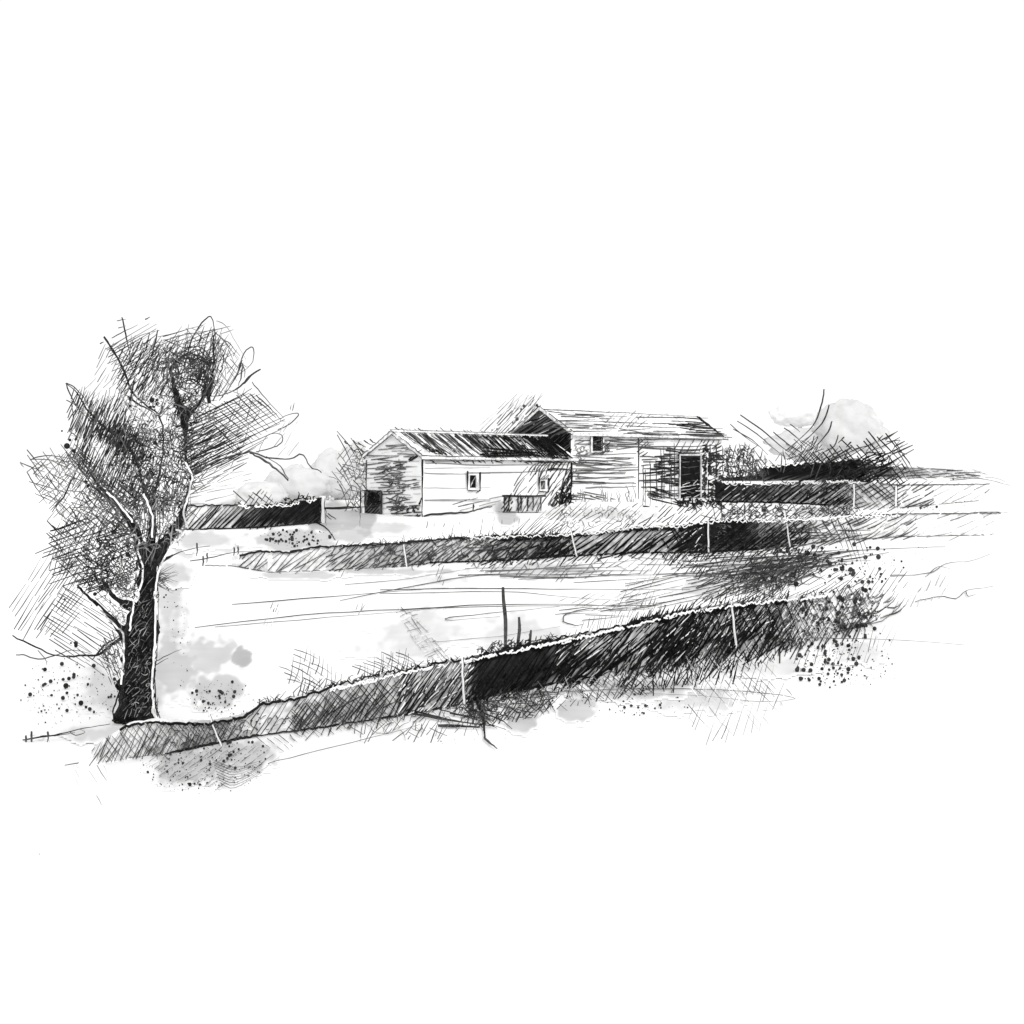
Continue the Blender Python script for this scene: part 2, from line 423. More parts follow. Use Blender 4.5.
H(cr, c1, [(165, 335), (230, 322), (225, 345), (165, 350)], 15, 6, .9, .2, L=25)
# right fan
H(cr, c1, [(192, 418), (215, 408), (252, 390), (285, 425), (262, 445), (235, 460), (205, 470), (190, 480), (186, 445)], 26, 3.3, 1.15, .045, jit=5, aj=3)
H(cr, c1, [(186, 432), (215, 420), (245, 440), (235, 458), (192, 478)], 30, 2.6, 1.2, .04, L=26)
H(cr, c1, [(225, 398), (254, 392), (280, 424), (258, 440), (232, 455), (212, 425)], -43, 6.2, 1.25, .035, jit=3, aj=2)
H(cr, c1, [(192, 470), (225, 460), (250, 450), (238, 470), (205, 488), (190, 492)], 24, 3.4, 1, .14, L=28)
H(cr, c1, [(188, 488), (236, 470), (250, 476), (225, 500), (187, 508)], 14, 5.5, .8, .35, L=28)
H(cr, c1, [(280, 425), (300, 415), (295, 450), (275, 460)], 62, 5.5, .8, .45, L=14)
H(cr, c1, [(290, 402), (296, 402), (295, 412), (290, 412)], 80, 2, 1, .3)
# left clump
H(cr, c1, [(78, 392), (92, 400), (118, 392), (132, 425), (150, 440), (132, 445), (90, 432), (76, 425)], 70, 3.2, 1, .11, L=34, curve=.04)
H(cr, c1, [(84, 418), (98, 412), (128, 425), (148, 445), (152, 490), (112, 488), (82, 452)], 68, 2.1, 1.15, .045, L=30)
H(cr, c1, [(90, 415), (128, 430), (146, 452), (138, 462), (112, 442), (92, 428)], 64, 2.0, 1.3, .03, L=16)
scrib(cr, c1, [(90, 415), (130, 430), (148, 456), (138, 462), (112, 442), (92, 428)], 60, 12, 1.3, .03)
H(cr, c1, [(70, 420), (86, 415), (92, 450), (72, 455)], 66, 4.5, 1, .15, L=22)
H(cr, c1, [(82, 445), (112, 485), (150, 490), (140, 505), (100, 500), (78, 460)], -40, 3.4, 1.1, .07, L=30)
# lower left fans
E = [(32, 462), (72, 455), (100, 480), (128, 512), (112, 530), (78, 520), (48, 500)]
H(cr, c1, E, -54, 4.6, 1, .12, L=40); H(cr, c1, E, 42, 5.5, .9, .16, L=26); H(cr, c1, E, -22, 5.2, .9, .14, L=36)
H(cr, c1, [(68, 455), (85, 455), (130, 510), (125, 520), (95, 490)], -48, 2.6, 1.2, .08, L=30)
Fp = [(52, 530), (88, 516), (132, 532), (134, 560), (118, 585), (92, 590), (66, 572)]
H(cr, c1, Fp, 17, 3.5, 1.2, .04, L=60, jit=4); H(cr, c1, Fp, -42, 4.4, 1.1, .06, L=36); H(cr, c1, Fp, 62, 6, 1, .09, L=30)
scrib(cr, c1, [(85, 540), (112, 536), (118, 570), (104, 590), (88, 575)], 75, 14, 1.3, .03)
scrib(cr, c1, Fp, 60, 14, 1, .08)
H(cr, c1, [(66, 520), (56, 545), (48, 560), (60, 570), (75, 530)], 68, 5, 1, .15, L=40)
H(cr, c1, [(14, 598), (42, 552), (64, 548), (74, 578), (45, 625), (18, 630)], 57, 3.9, 1, .17, L=34, aj=2.5)
H(cr, c1, [(40, 600), (68, 568), (88, 596), (66, 632), (45, 628)], 52, 3.9, 1, .15, L=40, aj=2.5)
H(cr, c1, [(48, 622), (74, 592), (118, 622), (116, 655), (92, 672), (62, 655)], -33, 4, 1, .12, L=44, aj=2.5)
H(cr, c1, [(98, 645), (121, 636), (123, 684), (112, 684), (104, 668)], -66, 2.4, 1, .1, L=28)
scrib(cr, c1, [(100, 650), (122, 640), (121, 684), (108, 676)], 30, 12, .9, .08)
scrib(cr, c1, [(98, 585), (132, 565), (134, 598), (116, 596)], 60, 10, .8, .14)
H(cr, c1, [(92, 590), (112, 600), (128, 630), (110, 618)], -45, 4, .8, .16, L=20)
scrib(cr, c1, [(100, 592), (128, 604), (128, 632), (108, 612)], 50, 9, .7, .2)
# middle mass
mid = [(112, 440), (140, 436), (170, 430), (190, 440), (192, 478), (184, 505), (160, 512), (132, 505), (118, 480)]
scrib(cr, mC(1.0), mid, 200, 19, .9, .1, .6); H(cr, mC(1.0), mid, 64, 3.6, .95, .09, L=22, aj=16); H(cr, mC(1.0), mid, -38, 5.5, .9, .12, L=20, aj=18)
scrib(cr, mC(1.0), mid, 110, 12, 1.3, .025, .7); scrib(cr, mC(.8), [(170, 395), (186, 400), (192, 425), (182, 430)], 40, 10, 1.4, .02)
scrib(cr, mC(1.0), [(158, 378), (186, 380), (204, 400), (192, 445), (150, 445), (120, 440), (128, 420), (150, 425)], 190, 12, .8, .13)
scrib(cr, mC(1.0), [(125, 400), (165, 398), (165, 440), (118, 436)], 40, 8, .7, .3)
H(cr, c1, [(184, 405), (205, 402), (214, 425), (205, 465), (188, 470)], 38, 3.4, 1, .08, L=22, aj=14); scrib(cr, c1, [(184, 405), (210, 400), (218, 430), (205, 468), (188, 475)], 70, 15, .9, .1, .6)
H(cr, c1, [(118, 350), (156, 335), (160, 372), (140, 392), (126, 390)], 64, 5, 1.5, .025, L=20, aj=8); H(cr, c1, [(200, 335), (222, 345), (220, 395), (206, 400)], 66, 5, 1.3, .04, L=22, aj=8)
H(cr, mC(.5), [(134, 500), (186, 492), (186, 528), (170, 545), (156, 560), (142, 556), (130, 530)], 82, 2.2, 1.1, .2, L=26, aj=8)
scrib(cr, mC(.5), [(134, 500), (186, 492), (184, 525), (165, 545), (150, 556), (132, 535)], 170, 13, .9, .22)
scrib(cr, mC(.8), [(96, 482), (132, 498), (140, 548), (126, 552), (118, 528), (104, 510)], 160, 12, .9, .16)
H(cr, mC(.5), [(140, 478), (180, 470), (186, 500), (145, 510)], 70, 3, 1, .08, L=24, aj=10)
scrib(cr, mC(.6), [(112, 566), (136, 560), (136, 598), (120, 596)], 60, 10, .8, .12)
for k in range(26):
    a = U(-.8, .9); l = U(6, 22); x, y = 158, U(572, 586)
    line(cr, mC(.4), [(x, y), (x+l*.5*math.cos(a), y+l*.5*math.sin(a)), (x+l*math.cos(a), y+l*math.sin(a))], .7, .25)
line(cr, mD(TY-.2), [(158, 566), (170, 557), (186, 550), (210, 546)], 1.3, .12)
line(cr, mD(TY-.2), [(160, 562), (168, 557), (176, 554)], 2, .06)
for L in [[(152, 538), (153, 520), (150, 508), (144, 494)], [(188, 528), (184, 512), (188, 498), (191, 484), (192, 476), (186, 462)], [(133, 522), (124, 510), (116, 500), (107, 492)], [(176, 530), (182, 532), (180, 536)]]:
    line(cr, mD(TY-1.45), L, 1.7, .9, .6, False)  # painted white highlights continue along the limb edges
full = [(118, 385), (124, 345), (158, 345), (200, 330), (232, 350), (238, 385), (262, 415), (245, 450), (195, 486), (185, 530), (160, 556), (138, 560), (130, 590), (100, 590), (70, 565), (60, 520), (45, 470), (76, 450), (78, 400), (100, 412)]
H(cr, mC(1.3), full, 62, 6.5, .85, .18, L=24, aj=14, p=.75); H(cr, mC(1.3), full, -38, 9, .8, .2, L=22, aj=16, p=.7); scrib(cr, mC(1.3), full, 130, 18, .75, .2, .5)
H(cr, mC(1.0), [(70, 392), (92, 404), (120, 400), (128, 425), (90, 440), (72, 425)], 66, 3.4, 1.1, .06, L=24, aj=8); H(cr, mC(1.0), [(60, 455), (85, 450), (128, 500), (110, 530), (84, 505)], 55, 3.8, .9, .1, L=22, aj=10)
H(cr, mC(1.0), [(165, 340), (212, 328), (222, 350), (210, 372), (170, 372)], 20, 4, .9, .12, L=18, aj=14); H(cr, mC(.8), [(120, 395), (160, 400), (185, 430), (160, 450), (120, 430)], 62, 5, .7, .22, L=14, aj=20)
H(cr, mC(1.0), [(76, 395), (100, 400), (135, 420), (140, 450), (100, 500), (76, 450)], 67, 3, 1.1, .045, L=34, aj=6)
H(cr, mC(1.0), [(130, 340), (165, 350), (185, 380), (180, 430), (150, 400), (126, 380)], 58, 6, .9, .14, L=26, aj=10)
H(cr, mC(1.0), [(96, 470), (135, 495), (140, 550), (100, 560), (84, 520)], -45, 5, .9, .12, L=28, aj=10); H(cr, mC(1.0), [(96, 500), (140, 505), (136, 590), (90, 590), (70, 560)], 30, 6, .9, .12, L=26, aj=12)
H(cr, mC(1.2), [(40, 462), (80, 455), (135, 510), (134, 590), (90, 590), (55, 540)], 48, 5.5, .85, .14, L=22, aj=16, p=.7); H(cr, mC(1.2), [(108, 345), (160, 335), (212, 325), (248, 375), (215, 400), (180, 420), (130, 395)], 48, 6.5, .85, .16, L=18, aj=18, p=.7)
cr.build('crown', 'leaf', tree)
fr = MB()
for x, y, r in [(131, 399, 2.4), (152, 400, 2.6), (157, 400, 1.4), (130, 406, 1.5), (150, 407, 1.5), (154, 407, 1.3), (142, 427, 1.2), (136, 441, 1.9), (147, 425, 1), (67, 446, 3), (70, 440, 1.5), (74, 451, 2), (86, 482, 1.9), (88, 486, 1.6), (105, 484, 1.2), (128, 555, 2.3), (122, 557, 1.4), (95, 594, 2), (91, 591, 1), (100, 590, 1), (76, 643, 2.2), (71, 643, 1), (112, 465, 1.3), (97, 500, 1), (126, 488, 1.6), (155, 443, 2), (62, 431, 1)]:
    fr.ball(D(x, y, TY+U(-1.2, -.6)), r*TY/F, .02)
for k in range(150):
    x, y = rpt([(125, 398), (165, 395), (180, 430), (160, 470), (118, 445)]) if k < 70 else rpt([(100, 560), (136, 555), (175, 570), (178, 610), (120, 610), (60, 600)])
    fr.ball(D(x, y, TY+U(-1, .6)), U(.4, 1.1)*TY/F, .05, 5)
fo = fr.build('fruit', 'pebble', tree); tag(fo, 'tiny round dark fruit dotted through the crown', kind='stuff')

# ------------------------------------------------------------------ dry stone walls
def table(tab): return lambda x: interp(tab, x)
class StoneWall:
    def __init__(s, top, base, tone, thick=.45, step=5, rough=.03, wob=.8, fade=.6):
        s.top, s.base, s.tone = table(top), table(base), table(tone)
        s.x0, s.x1 = max(top[0][0], base[0][0]), min(top[-1][0], base[-1][0])
        s.mb = MB(); s.thick = thick
        n = int((s.x1-s.x0)/step); rows = 7; F_, B_ = [], []
        for i in range(n+1):
            x = s.x0+(s.x1-s.x0)*i/n; b = G(x, s.base(x), 0); h = (s.base(x)-s.top(x)+U(-wob, wob))/F*b.y
            h = max(.03, h); tn = s.tone(x); fr_, bk = [], []
            for j in range(rows+1):
                z = b.z-.1+(h+.1)*j/rows
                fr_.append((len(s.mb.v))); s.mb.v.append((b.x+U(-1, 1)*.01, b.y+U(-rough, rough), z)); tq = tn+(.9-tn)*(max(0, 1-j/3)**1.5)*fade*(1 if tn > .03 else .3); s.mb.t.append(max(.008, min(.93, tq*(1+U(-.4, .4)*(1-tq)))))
                bk.append((len(s.mb.v))); s.mb.v.append((b.x, b.y+thick*(1-.25*j/rows)+U(-rough, rough), z)); s.mb.t.append(min(.93, tn))
            F_.append(fr_); B_.append(bk)
        for i in range(n):
            for j in range(rows):
                s.mb.f.append((F_[i][j], F_[i+1][j], F_[i+1][j+1], F_[i][j+1]))
                s.mb.f.append((B_[i+1][j], B_[i][j], B_[i][j+1], B_[i+1][j+1]))
            s.mb.f.append((F_[i][rows], F_[i+1][rows], B_[i+1][rows], B_[i][rows]))
        for i in (0, n):
            for j in range(rows): s.mb.f.append((F_[i][j], F_[i][j+1], B_[i][j+1], B_[i][j]))
    def Y(s, x):
        x = max(s.x0, min(s.x1, x)); return G(x, s.base(x), 0).y
    def face(s, e=.06):        # a stroke on the wall face; below the foot it runs out on the ground
        return lambda: (lambda x, y: G(x, y, .03) if y > s.base(x) else D(x, y, s.Y(x)-e))
    def above(s, e=.0, j=.15):
        def new():
            d = U(-j, j)+e
            return lambda x, y: D(x, y, s.Y(x)+d)
        return new
    def poly(s, x0, x1, dt=0, db=0, n=12):
        X = [x0+(x1-x0)*i/n for i in range(n+1)]
        return [(x, s.top(x)+dt) for x in X]+[(x, s.base(x)+db) for x in reversed(X)]
    def edge(s, mb, x0, x1, which, off, w, tone, step=6, wob=.8, e=.08, gap=0):
        x = x0
        while x < x1:
            seg = U(5, 14)*step*.5; pts = []
            q = x
            while q <= min(x+seg, x1)+.1:
                yy = (s.top(q) if which == 't' else s.base(q))+off+U(-wob, wob)
                pts.append((q, yy)); q += step*.5
            if len(pts) > 1: stroke(mb, s.above(-e, 0) if which == 't' else s.face(e), pts, w*U(.8, 1.25), tone*U(.7, 1.0) if tone < .5 else tone, False)
            x += seg+(U(0, gap) if gap else 0)
def wallthing(name, s, label, spans, cat='stone wall'):
    x0 = s.x0; root = empty(name, G(x0, s.base(x0), 0), label, cat)
    s.mb.build('stonework', 'stone', root)
    for a, b, off, w in spans:
        c = MB(); s.edge(c, a, b, 't', off, w*.7, .92, 3, 1.5, .12, gap=7); s.edge(c, a, b, 't', off+.5, w*.7, .9, 4, 2.0, .1, gap=12)
        c.build('coping', 'coping', root)
    return root

# near wall
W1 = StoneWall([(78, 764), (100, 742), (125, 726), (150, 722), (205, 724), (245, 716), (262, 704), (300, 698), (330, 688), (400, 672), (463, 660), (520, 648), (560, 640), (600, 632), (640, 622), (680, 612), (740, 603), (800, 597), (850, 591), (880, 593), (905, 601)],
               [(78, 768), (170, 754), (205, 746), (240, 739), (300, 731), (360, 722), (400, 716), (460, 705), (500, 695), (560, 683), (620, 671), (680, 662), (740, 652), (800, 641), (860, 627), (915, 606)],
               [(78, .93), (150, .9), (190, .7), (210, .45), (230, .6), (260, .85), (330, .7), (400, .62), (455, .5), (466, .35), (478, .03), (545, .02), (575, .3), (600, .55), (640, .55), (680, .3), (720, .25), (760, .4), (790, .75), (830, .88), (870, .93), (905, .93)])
b = W1.mb; f = W1.face()
W1.edge(b, 128, 205, 't', 0, 1.4, .12); W1.edge(b, 120, 250, 't', .5, 2.6, .02, wob=1.3); W1.edge(b, 245, 340, 't', 0, 2.6, .03, wob=1.6); W1.edge(b, 330, 660, 't', -1.5, 1.7, .02, wob=2.2, gap=3)
W1.edge(b, 165, 470, 'b', 0, 1.6, .05, wob=1.2); W1.edge(b, 175, 260, 'b', -1, 2.2, .03, wob=1.2); W1.edge(b, 470, 600, 'b', -1, 2.0, .03, wob=2.5, gap=8)
H(b, f, W1.poly(90, 200), 55, 5, .9, .16, jit=3); H(b, f, W1.poly(100, 240), 60, 3.8, 1.1, .06, jit=3, p=lambda x, y: (x-90)/130)
H(b, f, W1.poly(105, 240), -50, 4.5, .8, .14); H(b, f, W1.poly(95, 200), 68, 4.5, .8, .15); scrib(b, f, W1.poly(150, 250), 60, 12, .9, .1, .6); H(b, f, W1.poly(250, 345), 56, 5, 1.2, .09); H(b, f, W1.poly(295, 420), 56, 3.4, 1.3, .04, jit=4)
H(b, f, W1.poly(290, 400, 4, 8), -46, 4.6, 1.0, .06, jit=5); H(b, f, W1.poly(400, 470), 55, 2.9, 1.6, .025, jit=3)
H(b, f, W1.poly(400, 470), 50, 5, 1.2, .8, L=16, aj=9); H(b, f, W1.poly(468, 580), 54, 3, 1.7, .012, jit=3); H(b, f, W1.poly(560, 700, 0, 3), 42, 4.2, 2.4, .012, jit=7, aj=6); H(b, f, W1.poly(540, 700, 0, -8), 50, 4, 1.3, .012, L=18, aj=10); W1.edge(b, 470, 790, 't', 3, 3, .01, wob=2.5); H(b, f, W1.poly(600, 690, 22, 2), 60, 3, 1.6, .015, L=16, aj=10)
H(b, f, W1.poly(560, 690, 5, -2), 42, 6, 1.0, .7, L=22, aj=6); H(b, f, W1.poly(655, 790, 0, 6), 56, 3.7, 1.8, .012, jit=9, aj=7); H(b, f, W1.poly(650, 775, 0, -12), 50, 2.6, 1.6, .01, L=22, aj=9)
H(b, f, W1.poly(690, 810, 3, 0), -68, 7, 1.4, .02, jit=4); H(b, f, W1.poly(690, 830, 8), 55, 4.5, .9, .75, L=11, aj=16)
H(b, f, W1.poly(775, 862, 1, 8), 60, 3.6, 1.1, .08, L=34, aj=7); H(b, f, W1.poly(780, 870, 1, 3), -60, 4.6, 1, .12, L=20); scrib(b, f, W1.poly(775, 870, 2, 4), 150, 11, .9, .14)
H(b, f, W1.poly(858, 905, 0, -2), 40, 3.6, 1, .14, L=30, curve=.12); H(b, f, W1.poly(850, 912, 4, -2), 33, 6, 1, .08, L=30, curve=.12)
for k in range(260):
    x = U(770, 880) if k < 200 else U(190, 260); y = U(W1.top(x)+2, W1.base(x))
    b.ball(f()(x, y), U(.4, 1.1)*W1.Y(x)/F, .06, 5)
for k in range(45):
    x = U(795, 872); b.ball(f()(x, U(W1.top(x)-4, W1.base(x))), U(1.0, 2.6)*W1.Y(x)/F, .03)
for x, y, r in [(865, 627, 2.8), (865, 617, 2.1), (863, 590, 1.6), (860, 600, 1.5), (828, 619, 2.4), (818, 629, 1.6), (838, 598, 1.5), (826, 598, 1.6), (806, 612, 1.3)]:
    b.ball(f()(x, y), r*W1.Y(x)/F, .03)
H(b, f, W1.poly(600, 800, 30, 9), 58, 4.6, 1.3, .03, L=22, jit=6, aj=14); H(b, f, W1.poly(470, 600, 24, 4), 50, 3, 1.7, .012, L=18, jit=5, aj=14)
H(b, f, W1.poly(300, 470, 14, 5), 54, 5, 1.2, .05, L=20, jit=6, aj=14); scrib(b, f, W1.poly(205, 470, 8, 0), 60, 10, .9, .1, .7)
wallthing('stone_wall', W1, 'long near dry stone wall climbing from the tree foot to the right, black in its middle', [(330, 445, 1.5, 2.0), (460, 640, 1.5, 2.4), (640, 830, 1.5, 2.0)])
# middle wall
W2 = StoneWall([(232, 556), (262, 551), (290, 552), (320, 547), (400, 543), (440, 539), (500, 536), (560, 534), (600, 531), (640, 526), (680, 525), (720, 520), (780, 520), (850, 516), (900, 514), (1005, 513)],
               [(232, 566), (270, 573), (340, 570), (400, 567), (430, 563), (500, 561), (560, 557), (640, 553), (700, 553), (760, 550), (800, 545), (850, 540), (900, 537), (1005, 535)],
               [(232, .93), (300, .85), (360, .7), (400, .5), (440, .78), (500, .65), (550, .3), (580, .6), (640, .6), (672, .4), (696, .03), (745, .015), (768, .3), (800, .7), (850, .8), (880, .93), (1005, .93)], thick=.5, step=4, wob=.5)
b = W2.mb; f = W2.face()
W2.edge(b, 240, 560, 't', .3, 1.6, .05, wob=.9); W2.edge(b, 290, 500, 't', -.3, 1.2, .03, wob=1.0); W2.edge(b, 205, 470, 'b', 0, .9, .2, wob=.3); W2.edge(b, 430, 760, 'b', 0, 1.8, .03, wob=.9); W2.edge(b, 840, 1005, 't', 0, 1.1, .2, wob=.4); W2.edge(b, 850, 985, 'b', 0, .9, .3, wob=.3)
H(b, f, W2.poly(240, 500), 42, 3.8, .9, .1, jit=3, aj=8); H(b, f, W2.poly(330, 540), 33, 4.0, 1.1, .07, L=18, aj=12); scrib(b, f, W2.poly(370, 560), 110, 11, .9, .1); W2.edge(b, 500, 700, 't', 3, 2.2, .02, wob=1.6); H(b, f, W2.poly(490, 570), 32, 3, 1.6, .03, L=16, aj=14)
H(b, f, W2.poly(540, 700), 36, 3.9, 2.0, .012, jit=3, aj=6); H(b, f, W2.poly(560, 700, 2, -2), 36, 5, 1.0, .8, L=14, aj=8); H(b, f, W2.poly(680, 810), 38, 2.4, 1.6, .015); H(b, f, W2.poly(660, 740, 2, 6), -55, 8, 1.2, .02, jit=6)
H(b, f, W2.poly(770, 910), 30, 3.6, 1.1, .09, L=34, curve=.05); H(b, f, W2.poly(790, 860, 0, 4), -60, 9, 1, .1); H(b, f, W2.poly(880, 990), 22, 7, .8, .4, L=30); H(b, f, W2.poly(690, 860, 14, 0), 3, 3, 1, .06, L=50)
scrib(b, f, W2.poly(680, 850, 2, 0), 90, 10, .9, .12)
H(b, f, W2.poly(480, 800, 12, 5), 38, 4, 1.4, .02, L=14, jit=4, aj=14)
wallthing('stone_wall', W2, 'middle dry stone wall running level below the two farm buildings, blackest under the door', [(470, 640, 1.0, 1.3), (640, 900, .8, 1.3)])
# back-left wall
W3 = StoneWall([(172, 508), (190, 506), (215, 505), (250, 506), (290, 504), (322, 498)], [(172, 531), (200, 530), (260, 528), (322, 523)], [(172, .93), (200, .9), (225, .7), (245, .35), (266, .04), (322, .008)], step=4, wob=.5)
b = W3.mb; f = W3.face()
W3.edge(b, 188, 322, 't', 0, 1.5, .03); W3.edge(b, 180, 322, 'b', -.5, 1.6, .05); H(b, f, W3.poly(176, 320), 47, 3.3, 1.25, .03, jit=2); H(b, f, W3.poly(205, 320), 44, 2.2, 1.4, .015, p=lambda x, y: (x-200)/70)
w3 = wallthing('stone_wall', W3, 'short black stone wall in the left distance, between the tree and the small shed', [(238, 320, .6, 1.5)])
p = MB(); x = 322; y0 = W3.Y(x)
p.box(D(319.5, 525, y0-.1), (5*y0/F, 0, 0), (0, .5, 0), (0, 0, 29*y0/F), .85); line(p, mD(y0-.16), [(321, 497), (320.8, 524)], 1.3, .02); line(p, mD(y0-.16), [(325, 498), (325, 524)], .8, .1)
p.build('gate_pier', 'plaster', w3)
# back-right walls
W4 = StoneWall([(716, 482), (760, 484), (800, 482), (850, 481), (900, 485), (990, 484)], [(716, 502), (780, 503), (850, 507), (900, 508), (990, 500)], [(716, .015), (760, .1), (790, .15), (815, .3), (850, .55), (895, .8), (920, .93), (990, .93)], step=4, wob=.4)
b = W4.mb; f = W4.face()
H(b, f, W4.poly(718, 850), 38, 2.8, 1.4, .015); H(b, f, W4.poly(725, 850, 3, -3), 38, 5, .9, .75, L=12, aj=8); H(b, f, W4.poly(820, 930), 30, 3.4, 1.1, .06, L=24); H(b, f, W4.poly(840, 900), -45, 5, 1, .06); H(b, f, W4.poly(900, 985, 0, -2), 30, 7, .8, .35, L=24)
W4.edge(b, 716, 830, 'b', 0, 2, .015); W4.edge(b, 880, 990, 't', 0, .9, .2, wob=.3); W4.edge(b, 900, 980, 'b', 0, .7, .4, wob=.3)
scrib(b, f, W4.poly(716, 840), 80, 9, 1.1, .03)
wallthing('stone_wall', W4, 'dark stone wall starting at the right end of the big house, lower of two stacked walls', [(722, 860, .3, 1.2)])
W5 = StoneWall([(722, 478), (758, 475), (763, 466), (800, 463), (840, 460), (868, 459), (880, 466), (985, 471)], [(722, 481), (758, 481), (800, 480.5), (868, 479.5), (920, 478), (985, 478)], [(722, .02), (850, .008), (868, .05), (890, .2), (930, .6), (985, .9)], step=3, wob=.4)
b = W5.mb; f = W5.face()
H(b, f, W5.poly(760, 870), 20, 2, 1.3, .012); H(b, f, W5.poly(868, 975), 3, 2.2, 1, .12, L=30); H(b, f, W5.poly(870, 985), -20, 5, .8, .35, L=16)
wallthing('stone_wall', W5, 'upper black stone wall on the horizon behind the crosshatched bush, top of two stacked walls', [(762, 868, 0, 1.6)])

# ------------------------------------------------------------------ small shed
def V2(px, Y): return Vector(((px-HX)/F*Y, Y, 0))
def up(v, z): return Vector((v.x, v.y, z))
A = V2(421, 75.7); Bq = V2(572, 85.0)
dl = (Bq-A).normalized(); dg = Vector((-dl.y, dl.x, 0)); nf = -dg          # outward normal of long side
wid = 4.36
z0 = tz(75.7)-.1; ze = 1.03; zr = 2.22
def house(A, Bq, wid, z0, ze, zr, ov_e, ov_g, root, tones, roofname='roof', rt=(.9, .9)):
    dl = (Bq-A).normalized(); dg = Vector((-dl.y, dl.x, 0))
    A2 = A+dg*wid; B2 = Bq+dg*wid; Am = A+dg*wid*.5; Bm = Bq+dg*wid*.5
    parts = {}
    w = MB(); w.quad([up(A, z0), up(Bq, z0), up(Bq, ze), up(A, ze)], tones[0]); w.quad([up(B2, z0), up(A2, z0), up(A2, ze), up(B2, ze)], tones[0])
    w.quad([up(Bq, z0), up(B2, z0), up(B2, ze), up(Bm, zr), up(Bq, ze)], tones[0])
    parts['side'] = w
    g_ = MB(); g_.quad([up(A2, z0), up(A, z0), up(A, ze), up(Am, zr), up(A2, ze)], tones[1]); parts['gable'] = g_
    # roof slabs, 9 cm thick
    sl = (zr-ze)/(wid*.5)
    r = MB()
    for sgn, E0, E1 in ((1, A, Bq), (-1, A2, B2)):
        o = -dg*sgn
        e0 = up(E0+o*ov_e-dl*ov_g, ze-sl*ov_e+.05); e1 = up(E1+o*ov_e+dl*ov_g, ze-sl*ov_e+.05)
        r0 = up(Am-dl*ov_g, zr+.05); r1 = up(Bm+dl*ov_g, zr+.05)
        T = Vector((0, 0, .09)); t = rt[0] if sgn == 1 else .6
        P = [e0, e1, r1, r0]; Q = [q+T for q in P]
        i = len(r.v); r.v += [tuple(q) for q in P+Q]; r.t += [t]*8
        for q in ((3, 2, 1, 0), (4, 5, 6, 7), (0, 1, 5, 4), (1, 2, 6, 5), (3, 0, 4, 7)): r.f.append(tuple(i+k for k in q))
    parts['roof'] = r
    nR = (Bq-A).cross(up(Am, zr)-up(A, ze)).normalized()
    if nR.z < 0: nR = -nR
    parts['pl_roof'] = Pl(up(Am, zr+.14), nR, .03)
    parts['pl_side'] = Pl(up(A, ze), -dg, .03); parts['pl_gable'] = Pl(up(A, ze), -dl, .03)
    parts['dl'], parts['dg'] = dl, dg
    parts['pts'] = dict(A=A, B=Bq, A2=A2, B2=B2, Am=Am, Bm=Bm)
    return parts
def rect_on(pl, mb, x0, y0, x1, y1, depth, tone, e=.0):
    """a box on the plane, seen as the given pixel rectangle, thickness outward"""
    n = pl.n; P = [pl.at(x0, y1)-n*pl.e, pl.at(x1, y1)-n*pl.e, pl.at(x1, y0)-n*pl.e, pl.at(x0, y0)-n*pl.e]
    P = [q+n*e for q in P]
    i = len(mb.v); mb.v += [tuple(q) for q in P]+[tuple(q+n*depth) for q in P]; mb.t += [tone]*8
    for q in ((3, 2, 1, 0), (4, 5, 6, 7), (0, 1, 5, 4), (1, 2, 6, 5), (2, 3, 7, 6), (3, 0, 4, 7)): mb.f.append(tuple(i+k for k in q))
def beam(mb, a, b_, w, h, tone):
    d = (b_-a); s = d.cross(Vector((0, 0, 1))).normalized()*w; u = s.cross(d).normalized()*h
    if u.z < 0: u = -u
    mb.box(a-s/2-u/2, d, s, u, tone)

shed = empty('farm_shed', up(A, z0), 'small low farm shed with black and white corrugated roof and a tiny window', 'farm building')
S = house(A, Bq, wid, z0, ze, zr, .25, .1, shed, (.92, .80), rt=(.88,))
ps, pg, pr = S['pl_side'], S['pl_gable'], S['pl_roof']
w = S['side']
for y, t in ((461.5, .25), (468, .5), (474, .3), (488, .5), (500, .3), (501.5, .45)):
    line(w, ps, [(424, y+U(-1, 1)), (450, y+U(-.6, .6)), (490, y-.5)], .8, t, .3)
line(w, ps, [(470, 473), (520, 472), (566, 470)], .8, .25); line(w, ps, [(425, 463), (480, 465), (530, 465), (568, 465)], .8, .3)
line(w, ps, [(423, 516), (432, 514.5), (450, 513), (468, 512), (480, 509), (492, 506)], 1.8, .05, .5)
line(w, ps, [(473, 504), (473, 511)], 1.6, .05)
line(w, ps, [(422, 456), (421.8, 480), (422, 518)], 1.8, .03)
for k in range(38):
    x = U(428, 570); line(w, ps, [(x, U(459, 461)), (x+U(2, 7), U(461, 464))], U(.8, 1.6), .06)  # dark dashes paint the eave shadow onto the wall
H(w, ps, [(508, 505), (520, 472), (545, 464), (569, 464), (570, 498), (545, 506)], 52, 3.6, 1, .09, L=26, curve=-.06)
H(w, ps, [(535, 466), (570, 462), (570, 500), (555, 505)], 58, 3, 1.1, .07, L=20, curve=-.08)
line(w, ps, [(547, 470), (555, 468.5), (570, 470)], 1.8, .03); line(w, ps, [(525, 460), (545, 462), (570, 462)], 1.5, .08)
H(w, ps, [(562, 484), (571, 470), (571, 503), (560, 503)], 60, 2, 1.6, .02, L=12)
line(w, ps, [(571, 462), (571, 482), (570, 500)], 2, .02); 
scrib(w, ps, [(556, 495), (571, 492), (571, 504), (553, 504)], 25, 8, 1.5, .02)
H(w, ps, [(455, 500), (505, 496), (505, 506), (470, 509)], 14, 3.6, .8, .3, L=24)
w.build('side_wall', 'plaster', shed)
gm = S['gable']
